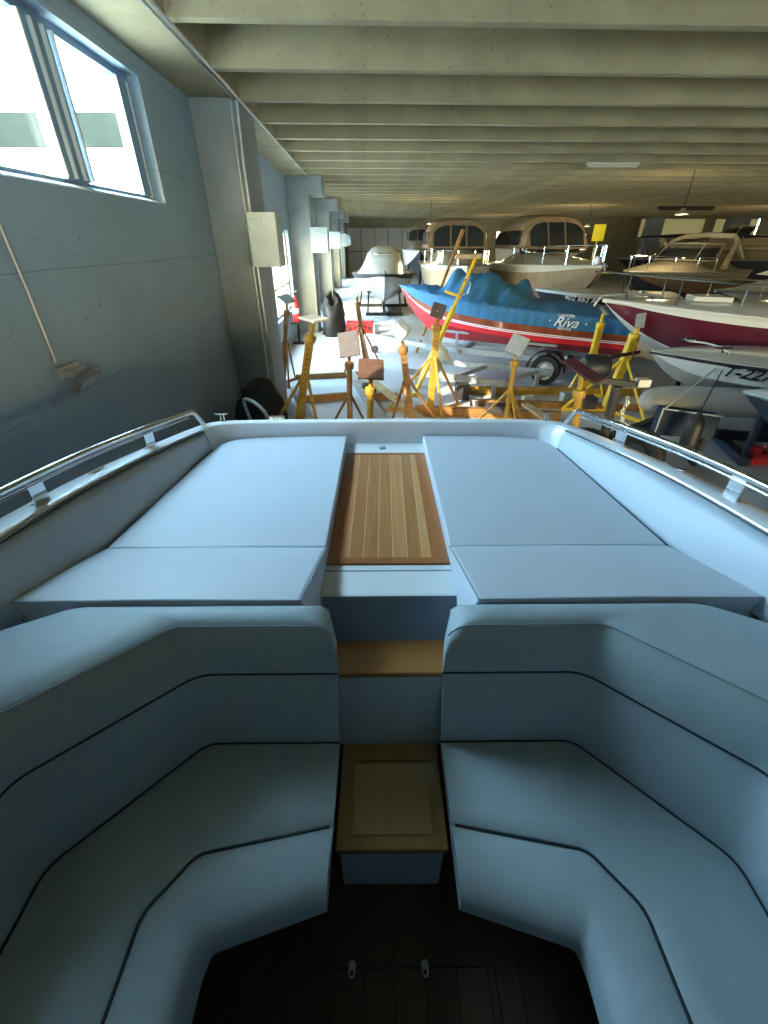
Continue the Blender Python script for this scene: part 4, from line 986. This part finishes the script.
# ================= STANDS AND CLUTTER =================
def head_plate(c, size, axis, spin, mt, tilt_m=None):
    """plate centred at c whose normal is axis"""
    n = V(axis).normalized(); a = n.orthogonal().normalized(); a = Matrix.Rotation(spin, 3, n) @ a; b = n.cross(a)
    m = MB(); w, h, t = size; P = []
    for k in (-t/2, t/2):
        for i, j in ((-1,-1),(1,-1),(1,1),(-1,1)): P.append(V(c)+a*i*w/2+b*j*h/2+n*k)
    m._a(P, [(3,2,1,0),(4,5,6,7),(0,1,5,4),(1,2,6,5),(2,3,7,6),(3,0,4,7)]); return m
def facing(c, rx, ry):
    """normal turned from the direction toward the hall entrance"""
    return Matrix.Rotation(ry, 3, 'Z') @ (Matrix.Rotation(rx, 3, 'X') @ V((0,-1,0)))
def stand(label, top, foot, Y, mt, plate, size=(.24,.24,.03), rx=0, ry=0, spin=.3, kind='post', Yt=None, spread=.55, pr=.05, yawb=0.0, square=True, holes=True, collar=True):
    """top=(px,py) of the head, foot=(px,py) on the inclined post line near its foot; Y distance"""
    T = aty(top[0], top[1], Yt or Y); Q = aty(foot[0], foot[1], Y); d = Q-T
    k = (T.z-.06)/max(T.z-Q.z, .05); G = T+d*k; G.z = .06
    root = thing('boat_stand', label, 'boat stand', (G.x, G.y, 0), None)
    neck = T+(G-T)*(.10/ (T-G).length*1.0)
    m = MB()
    body = T+(G-T)*min(.16, .25/(T-G).length*1.0)
    if square: m.bar(body, G, pr*1.9, pr*1.9)
    else: m.tube([body, G], pr*.85, 12)
    m.build('post', mt, root, bevel=.004 if square else 0, smooth=not square)
    m = MB(); m.tube([T+(body-T)*.15, body+(G-T).normalized()*.1], pr*.55, 10)
    if collar:
        dn = (G-T).normalized(); m.lathe([(pr*.5,0),(pr*1.35,.01),(pr*1.5,.04),(pr*1.35,.09),(pr*.9,.10)], body-dn*.06, dn, 12)
    m.build('screw_collar', mt, root, smooth=True)
    if holes and square:
        m = MB(); dn = (G-T).normalized()
        for i in range(6):
            c = body+dn*(.12+.07*i); m.cyl(c+V((0,-pr*.97,0)), c+V((0,-pr*.94,0)), .011, 8)
        m.build('pin_holes', 'black', root)
    # base: three legs from the upper post
    up = G.lerp(T, .62)
    fs_ = []
    for i in range(3):
        a = yawb+2*PI*i/3; f = V((G.x+spread*math.sin(a), G.y-spread*math.cos(a), .03)); fs_.append(f)
        m = MB(); m.tube([up, f], pr*.42, 8); m.bar(V((f.x,f.y,.03)), V((G.x,G.y,.03)), .05, .05); m.box((f.x-.05,f.y-.05,0),(f.x+.05,f.y+.05,.012)); m.build('leg', mt, root)
    n = facing(T, rx, ry)
    pc = T+V((0,0,.02))
    head_plate(pc, size, n, spin, plate).build('pad_plate', plate, root, bevel=.004)
    m = MB(); m.bar(pc-n*.0-V((0,0,.0)), T+(G-T).normalized()*.08, .035); m.build('swivel', 'steel', root)
    return root, T, G
# rx: tilt (0 = plate faces us, +90deg = faces up)
D = math.radians
stand('rusty boat stand nearest the left bay window, thin tilted plate on top', (287,300), (284,372), 9.6, 'orange', 'plate_grey', (.30,.26,.03), D(-62), D(50), .2, yawb=.5, spread=.38)
stand('ochre boat stand with white flat plate, nearest the left wall columns', (313,320), (299,418), 6.2, 'yellow', 'plate_white', (.34,.24,.03), D(-86), 0, 1.57, pr=.055, yawb=1.0)
stand('tall orange boat stand with white plate tilted left, behind the others beside the red case', (356,292), (366,366), 10.4, 'orange', 'plate_white', (.30,.20,.03), D(-30), D(-55), .6, yawb=.3)
stand('round ochre boat stand with brown-grey square plate facing us, left of centre', (349,346), (350,418), 5.6, 'orange', 'plate_dark', (.30,.26,.03), D(-24), D(-12), .9, square=False, pr=.042, yawb=.2)
stand('short ochre round boat stand with brown diamond plate, nearest of all', (371,371), (370,420), 4.8, 'yellow', 'plate_brown', (.30,.28,.03), D(-62), D(10), .75, square=False, pr=.045, yawb=.7)
stand('orange square boat stand with steep grey plate, left of the central yellow stand', (401,332), (411,418), 6.4, 'orange', 'plate_grey', (.30,.22,.03), D(-28), D(-52), .5, yawb=-.3)
rt, T7, G7 = stand('central yellow boat stand with thick collar and dark plate, in front of the blue boat', (438,312), (430,408), 7.6, 'yellow', 'plate_dark', (.22,.22,.03), D(-20), D(-20), .5, pr=.058, yawb=.2, spread=.8)
stand('ochre boat stand with light grey square plate, in front of the trailer wheel', (517,347), (506,418), 6.0, 'yellow', 'plate_grey', (.25,.24,.05), D(-30), D(-30), .35, square=False, pr=.040, yawb=.2, spread=.7)
stand('bright yellow boat stand leaning at the stern of the blue boat', (604,312), (583,392), 8.9, 'brightyellow', 'plate_grey', (.20,.20,.03), D(-50), D(60), .3, pr=.058, yawb=.8, spread=.4)
stand('bright yellow boat stand with big collar under the burgundy bow', (640,322), (612,392), 7.8, 'brightyellow', 'plate_grey', (.30,.14,.03), D(-50), D(-50), .3, pr=.068, yawb=.5, spread=.8)
stand('ochre round boat stand with maroon plate beside the black winch arm', (582,372), (576,420), 4.6, 'yellow', 'plate_maroon', (.52,.16,.02), D(-76), D(-18), 1.1, square=False, pr=.05, yawb=.6)
# tall leaning prop in front of the blue boat
T = aty(476,258,9.8); Q = aty(440,338,9.2); G = T+(Q-T)*((T.z-.03)/(T.z-Q.z))
rt = thing('boat_prop', 'tall yellow telescopic prop leaning against the blue covered boat', 'prop', (G.x, G.y, 0))
m = MB(); m.bar(T.lerp(G,.35), G, .08); m.build('outer_tube', 'brightyellow', rt, bevel=.004)
m = MB(); m.tube([T, T.lerp(G,.4)], .035, 10); m.build('inner_tube', 'brightyellow', rt, smooth=True)
a = T.lerp(G,.27); m = MB(); m.bar(a+V((-.28,0,.08)), a+V((.05,0,-.02)), .07, .05); m.build('cross_handle', 'brightyellow', rt)
m = MB(); m.tube([a+V((.0,-.05,0)), a+V((.16,-.06,.05)), a+V((.2,-.06,.22)), a+V((.08,-.05,.3))], .014); m.build('chain', 'steel', rt, smooth=True)
m = MB(); m.box((G.x-.1,G.y-.1,0),(G.x+.1,G.y+.1,.03)); m.build('foot_plate', 'brightyellow', rt)
T = aty(463,230,13.9); Q = aty(447,272,13.5); G = T+(Q-T)*((T.z-.0)/(T.z-Q.z))
m = MB(); m.tube([T, G], .038, 8); m.bar(T, T+(G-T).normalized()*.5, .12, .03); tag(m.build('boat_pole', 'orange', None, smooth=True), 'thin orange pole leaning on the bow of the centre cabin boat', 'pole')
# long base beams on the floor behind the transom
def beam(label, p, q, w, h, mt, name='steel_beam', cat='beam', z=0.0, grp=None, bev=.004):
    a = atz(*p, z+h/2); b = atz(*q, z+h/2); m = MB(); m.bar(a, b, w, h); m.v = [V((v.x, v.y, max(v.z, z))) for v in m.v]
    return tag(m.build(name, mt, None, bevel=bev), label, cat, grp)
beam('orange steel beam lying on the floor across the far left stands', (296,377), (362,374), .09, .12, 'orange')
beam('orange steel beam lying across between the two left ochre stands', (300,399), (352,395), .09, .13, 'orange')
beam('long ochre steel beam on the floor in front of the trailer', (462,390), (640,392), .10, .15, 'yellow')
beam('short orange steel beam lying between the centre left stands', (362,397), (398,396), .09, .12, 'orange')
beam('nearest long orange steel beam, just behind the transom of the foreground boat', (415,410), (560,416), .12, .16, 'orange')
beam('rusty steel beam lying between the long ochre beam and the nearest one', (470,402), (655,408), .10, .12, 'orange')
beam('weathered grey plank lying on the floor by the left column', (294,388), (312,424), .16, .04, 'woodgrey', 'plank', 'plank', z=.135)
beam('wide weathered grey plank pointing away left of centre', (350,372), (385,424), .20, .05, 'woodgrey', 'plank', 'plank', z=.135)
beam('pale new timber plank pointing away just left of the centre stand', (368,378), (428,424), .17, .05, 'wood', 'plank', 'plank', z=.165)
beam('short pale plank lying behind the grey plated stand', (525,404), (548,420), .14, .05, 'wood', 'plank', 'plank', z=.165)
# grey trailer frame behind the stands
g = [atz(428,360,.3), atz(552,373,.3), atz(505,384,.3), atz(408,371,.3)]
t = thing('empty_trailer', 'low empty galvanised trailer frame on the floor in front of the blue boat', 'trailer', (g[0].x+.6, g[0].y-.2, 0))
m = MB(); m.bar(g[0], g[1], .08, .12); m.build('side_rail', 'galv', t); m = MB(); m.bar(g[3], g[2], .08, .12); m.build('side_rail', 'galv', t)
for f in (.1, .5, .9): m = MB(); m.bar(g[0].lerp(g[1], f), g[3].lerp(g[2], f), .07, .08); m.build('cross_beam', 'galv', t)
for f in (.1,.9):
    for A_, B_ in ((g[0],g[1]),(g[3],g[2])):
        c = A_.lerp(B_, f); m = MB(); m.box((c.x-.04,c.y-.04,0),(c.x+.04,c.y+.04,.28)); m.build('leg', 'galv', t)
# clear plastic sheet bunch on trailer
c = g[0].lerp(g[1],.10); m = MB(); rows = []
for i in range(9):
    rows.append([V((c.x+.26*math.cos(2*PI*j/14)*(1-i/8)**.6*(1+.25*math.sin(3*j+i)), c.y+.18*math.sin(2*PI*j/14)*(1-i/8)**.6, .36+.30*i/8+.02*math.sin(5*j+2*i))) for j in range(14)])
m.grid(rows, closeu=True); tag(m.build('plastic_sheet', 'clear', None, smooth=True), 'crumpled clear plastic sheet lying on the empty trailer frame', 'plastic sheet')
# small blocks and cans on the beams
def blk(label, px, py, s, mt, z=0, name='block', cat='block', rz=0.0):
    c = atz(px, py, z+s[2]/2); R_ = Matrix.Rotation(rz, 3, 'Z'); m = MB(); m.box((-s[0]/2,-s[1]/2,0),(s[0]/2,s[1]/2,s[2]), R_, (c.x,c.y,z)); return tag(m.build(name, mt, None, bevel=.008), label, cat)
blk('black rubber block on the wide grey plank', 367, 386, (.16,.16,.10), 'black', .19, rz=.4)
blk('dark grey crate behind the nearest long beam', 497, 408, (.34,.24,.12), 'plate_dark', z=.165, name='crate', cat='crate')
blk('dark crate beside the base of the central yellow stand', 462, 391, (.26,.22,.30), 'plate_dark', name='crate', cat='crate')
blk('light grey block leaning among the beams by the grey plated stand', 476, 402, (.20,.14,.12), 'plate_grey', rz=.6)
blk('white block on the floor right of the grey plated stand', 528, 398, (.24,.12,.10), 'plate_white', rz=.3)
blk('dark crate on the floor below the maroon plated stand', 588, 402, (.24,.24,.20), 'plate_dark', z=.125, name='crate', cat='crate')
blk('grey block on the floor at the left of the maroon plated stand', 566, 398, (.20,.16,.22), 'plate_grey', rz=.2)
# red case
c = atz(360, 335, 0); w_ = .92
rc = thing('tool_case', 'red case with black handle on the floor beyond the left stands', 'case', (c.x, c.y, 0))
m = MB(); m.box((c.x-w_/2,c.y,0),(c.x+w_/2,c.y+.4,.40)); m.build('case_body', 'redpaint', rc, bevel=.05, seg=3)
m = MB(); m.tube([(c.x-.2,c.y-.03,.22),(c.x-.14,c.y-.05,.30),(c.x+.14,c.y-.05,.30),(c.x+.2,c.y-.03,.22)], .022); m.build('handle', 'black', rc, smooth=True)
for s in (-1,1): m = MB(); m.box((c.x+s*.32-.05,c.y-.02,.14),(c.x+s*.32+.05,c.y+.0,.26)); m.build('latch', 'black', rc)
# dark covered heap by the second column
c = atz(335, 338, 0); m = MB(); rows = []
for i in range(10):
    u = i/9; rr = .80*(1-u**3.5)**.5+.03
    rows.append([V((c.x-.1+rr*.42*math.cos(2*PI*j/20)*(1+.16*math.sin(3*j+2*i)), c.y+.9+rr*1.0*math.sin(2*PI*j/20), 1.15*u*(1+.16*math.sin(2*PI*j/20*2+1)))) for j in range(20)])
m.grid(rows, closeu=True); tag(m.build('covered_heap', 'tarp', None, smooth=True), 'tall heap under a crumpled black cover beside the second left column', 'heap')
# hand truck top, sack and metal fitting at the left behind the transom
a0 = aty(252,425,5.3); a1 = aty(244,400,5.2); a2 = aty(260,407,5.0); a3 = aty(270,425,5.0)
t = thing('hand_truck', 'silver tube handle of a hand truck standing behind the left transom corner', 'hand truck', ((a0.x+a3.x)/2, 5.15, 0))
m = MB(); m.tube(spl([V((a0.x,5.45,.1)), a0, a1, a2, a3, V((a3.x+.05,5.1,.1))], 5), .022, 8); m.build('tube_frame', 'galv', t, smooth=True)
m = MB(); m.box((a0.x-.05,5.0,0),(a3.x+.1,5.3,.02)); m.build('toe_plate', 'galv', t)
for s in (a0.x-.1, a3.x+.1): m = MB(); m.lathe([(.03,-.03),(.12,-.03),(.13,0),(.12,.03),(.03,.03)], (s,5.5,.13), V((1,0,0))); m.build('wheel', 'black', t, smooth=True)
c = aty(256,402,6.6); m = MB(); rows = []
for i in range(12):
    u = i/11; rr = .44*(1-u**2.6)**.6+.02
    rows.append([V((c.x+.12*u+rr*.9*math.cos(2*PI*j/18)*(1+.10*math.sin(3*j+1.3*i)), c.y+rr*.6*math.sin(2*PI*j/18), .92*u+(.05*math.sin(2.1*j+i) if i else 0))) for j in range(18)])
m.grid(rows, closeu=True, caps=False); tag(m.build('sack', 'tarp', None, smooth=True), 'dark grey sack slumped at the foot of the nearest left column', 'sack')
c = aty(277,420,5.3); t = thing('winch', 'small bright metal winch on a post behind the transom, right of the hand truck', 'winch', (c.x,5.3,0))
m = MB(); m.cyl((c.x-.09,5.3,c.z),(c.x+.09,5.3,c.z),.06,14); m.build('drum', 'chrome', t, smooth=True); m = MB(); m.box((c.x-.03,5.27,0),(c.x+.03,5.33,c.z)); m.build('post', 'steel', t)
# black trailer nose with arm, post, chain and wheel at right
A = aty(590,379,5.3); B = aty(640,385,5.3); P0 = aty(617,386,5.3)
t = thing('trailer_winch_stand', 'black winch arm and post with wheel in front of the white registered boat', 'winch stand', (P0.x, 5.3, 0))
m = MB(); m.bar(A, B, .06, .07); m.build('arm', 'blackgloss', t, bevel=.005)
m = MB(); m.bar(P0, V((P0.x+.05,5.35,.35)), .09); m.build('post', 'blackgloss', t, bevel=.005)
m = MB(); m.lathe([(0,-.15),(.12,-.15),(.15,-.1),(.15,.1),(.12,.15),(0,.15)], A+V((.02,0,.14)), V((1,0,0)), 16); m.build('winch_drum', 'blackgloss', t, smooth=True)
m = MB(); c = B+V((.0,0,.02)); m.box((c.x-.06,5.24,c.z-.04),(c.x+.10,5.36,c.z+.06)); m.build('bow_stop', 'steel', t, bevel=.01)
m = MB(); m.bar((P0.x-.3,5.3,.33),(P0.x+1.9,6.6,.42),.10,.12); m.build('drawbar', 'blackgloss', t)
wheel(None, t, (P0.x-.22,5.2,.33), .33, .2, (.6,.8,0), 'black'); wheel(None, t, (P0.x+.42,5.15,.34), .34, .2, (.8,.6,0), 'black')
ch = []
for i in range(14): ch.append(V((P0.x+.12+.015*math.sin(i*1.6), 5.2, P0.z-.12-.055*i)))
m = MB()
for i, p in enumerate(ch): m.tube([p+V((.018*math.cos(q),.006*math.sin(q) if i%2 else 0,.03*math.sin(q))) for q in [2*PI*k/8 for k in range(8)]], .006, 5, closed=True)
m.build('chain', 'steel', t, smooth=True)
# maroon strap between the winch and yellow stand
s0 = aty(583,371,5.15); s1 = aty(610,358,6.6); s2 = aty(640,352,8.2)
m = MB(); pts = spl([s0, s1, s2], 8); m.grid([[p+V((0,0,-.03)) for p in pts], [p+V((0,0,.03)) for p in pts]]); tag(m.build('strap', 'plate_maroon', None, solid=.006), 'maroon lifting strap stretched from the winch to the yellow stand', 'strap')
# red pump near the right edge, dark mat
c = atz(757,455,.12); m = MB(); m.box((c.x-.12,c.y-.08,0),(c.x+.12,c.y+.08,.16)); m.lathe([(0,0),(.07,0),(.07,.08),(0,.1)], (c.x-.04,c.y,.16)); m.tube([(c.x+.02,c.y,.16),(c.x+.06,c.y,.26),(c.x+.1,c.y,.16)], .015); tag(m.build('pump', 'redpaint', None, bevel=.01), 'small red pump on the floor at the right edge, behind the grab rail', 'pump')

# ================= FILL_LAMPS, SUN, CAMERA =================
sun = bpy.data.lights.new('sun', 'SUN'); sun.energy = SUN; sun.color = (1,.84,.60); sun.angle = .01
so_ = bpy.data.objects.new('sun', sun); C.objects.link(so_); so_.rotation_euler = V((-.60,-.62,.50)).to_track_quat('Z', 'Y').to_euler()
for (x, y, p, c) in FILL_LAMPS:  # pendants added as warm fill for the far ceiling
    y = 5.39+1.293*round((y-5.39)/1.293)+.06
    L_ = HM @ V((x, y, 3.22))
    t = thing('pendant_lamp', 'small pendant lamp hanging from a far ceiling joist', 'lamp', HM @ V((x, y, 3.3)), 'pendant lamps over the far boats')
    m = MB(HM); m.tube([(x,y,4.31),(x,y,3.45)], .012, 6); m.build('cord', 'black', t); m = MB(HM); m.lathe([(.05,3.46),(.07,3.40),(.17,3.33),(.18,3.31)], (x,y,0), n=16); m.build('lamp_shade', 'steel', t, smooth=True)
    q = lamp(L_, p, c, (.25,), 'POINT')
cam = bpy.data.cameras.new('camera'); co = bpy.data.objects.new('camera', cam); C.objects.link(co); bpy.context.scene.camera = co
cam.sensor_fit = 'HORIZONTAL'; cam.sensor_width = 36; cam.lens = F/768*36; cam.clip_start = .02; cam.clip_end = 300
co.location = (0, 0, CAMZ); co.rotation_euler = (PI/2-PITCH, 0, 0)
sc = bpy.context.scene; sc.view_settings.view_transform = 'Standard'; sc.view_settings.look = 'None'; sc.view_settings.gamma = 1; sc.view_settings.use_curve_mapping = False
sc.view_settings.exposure = EXPO
sc.cycles.use_denoising = True; sc.cycles.max_bounces = 8; sc.cycles.diffuse_bounces = 4; sc.cycles.transparent_max_bounces = 8; sc.cycles.sample_clamp_indirect = 8; sc.cycles.caustics_reflective = False; sc.cycles.caustics_refractive = False
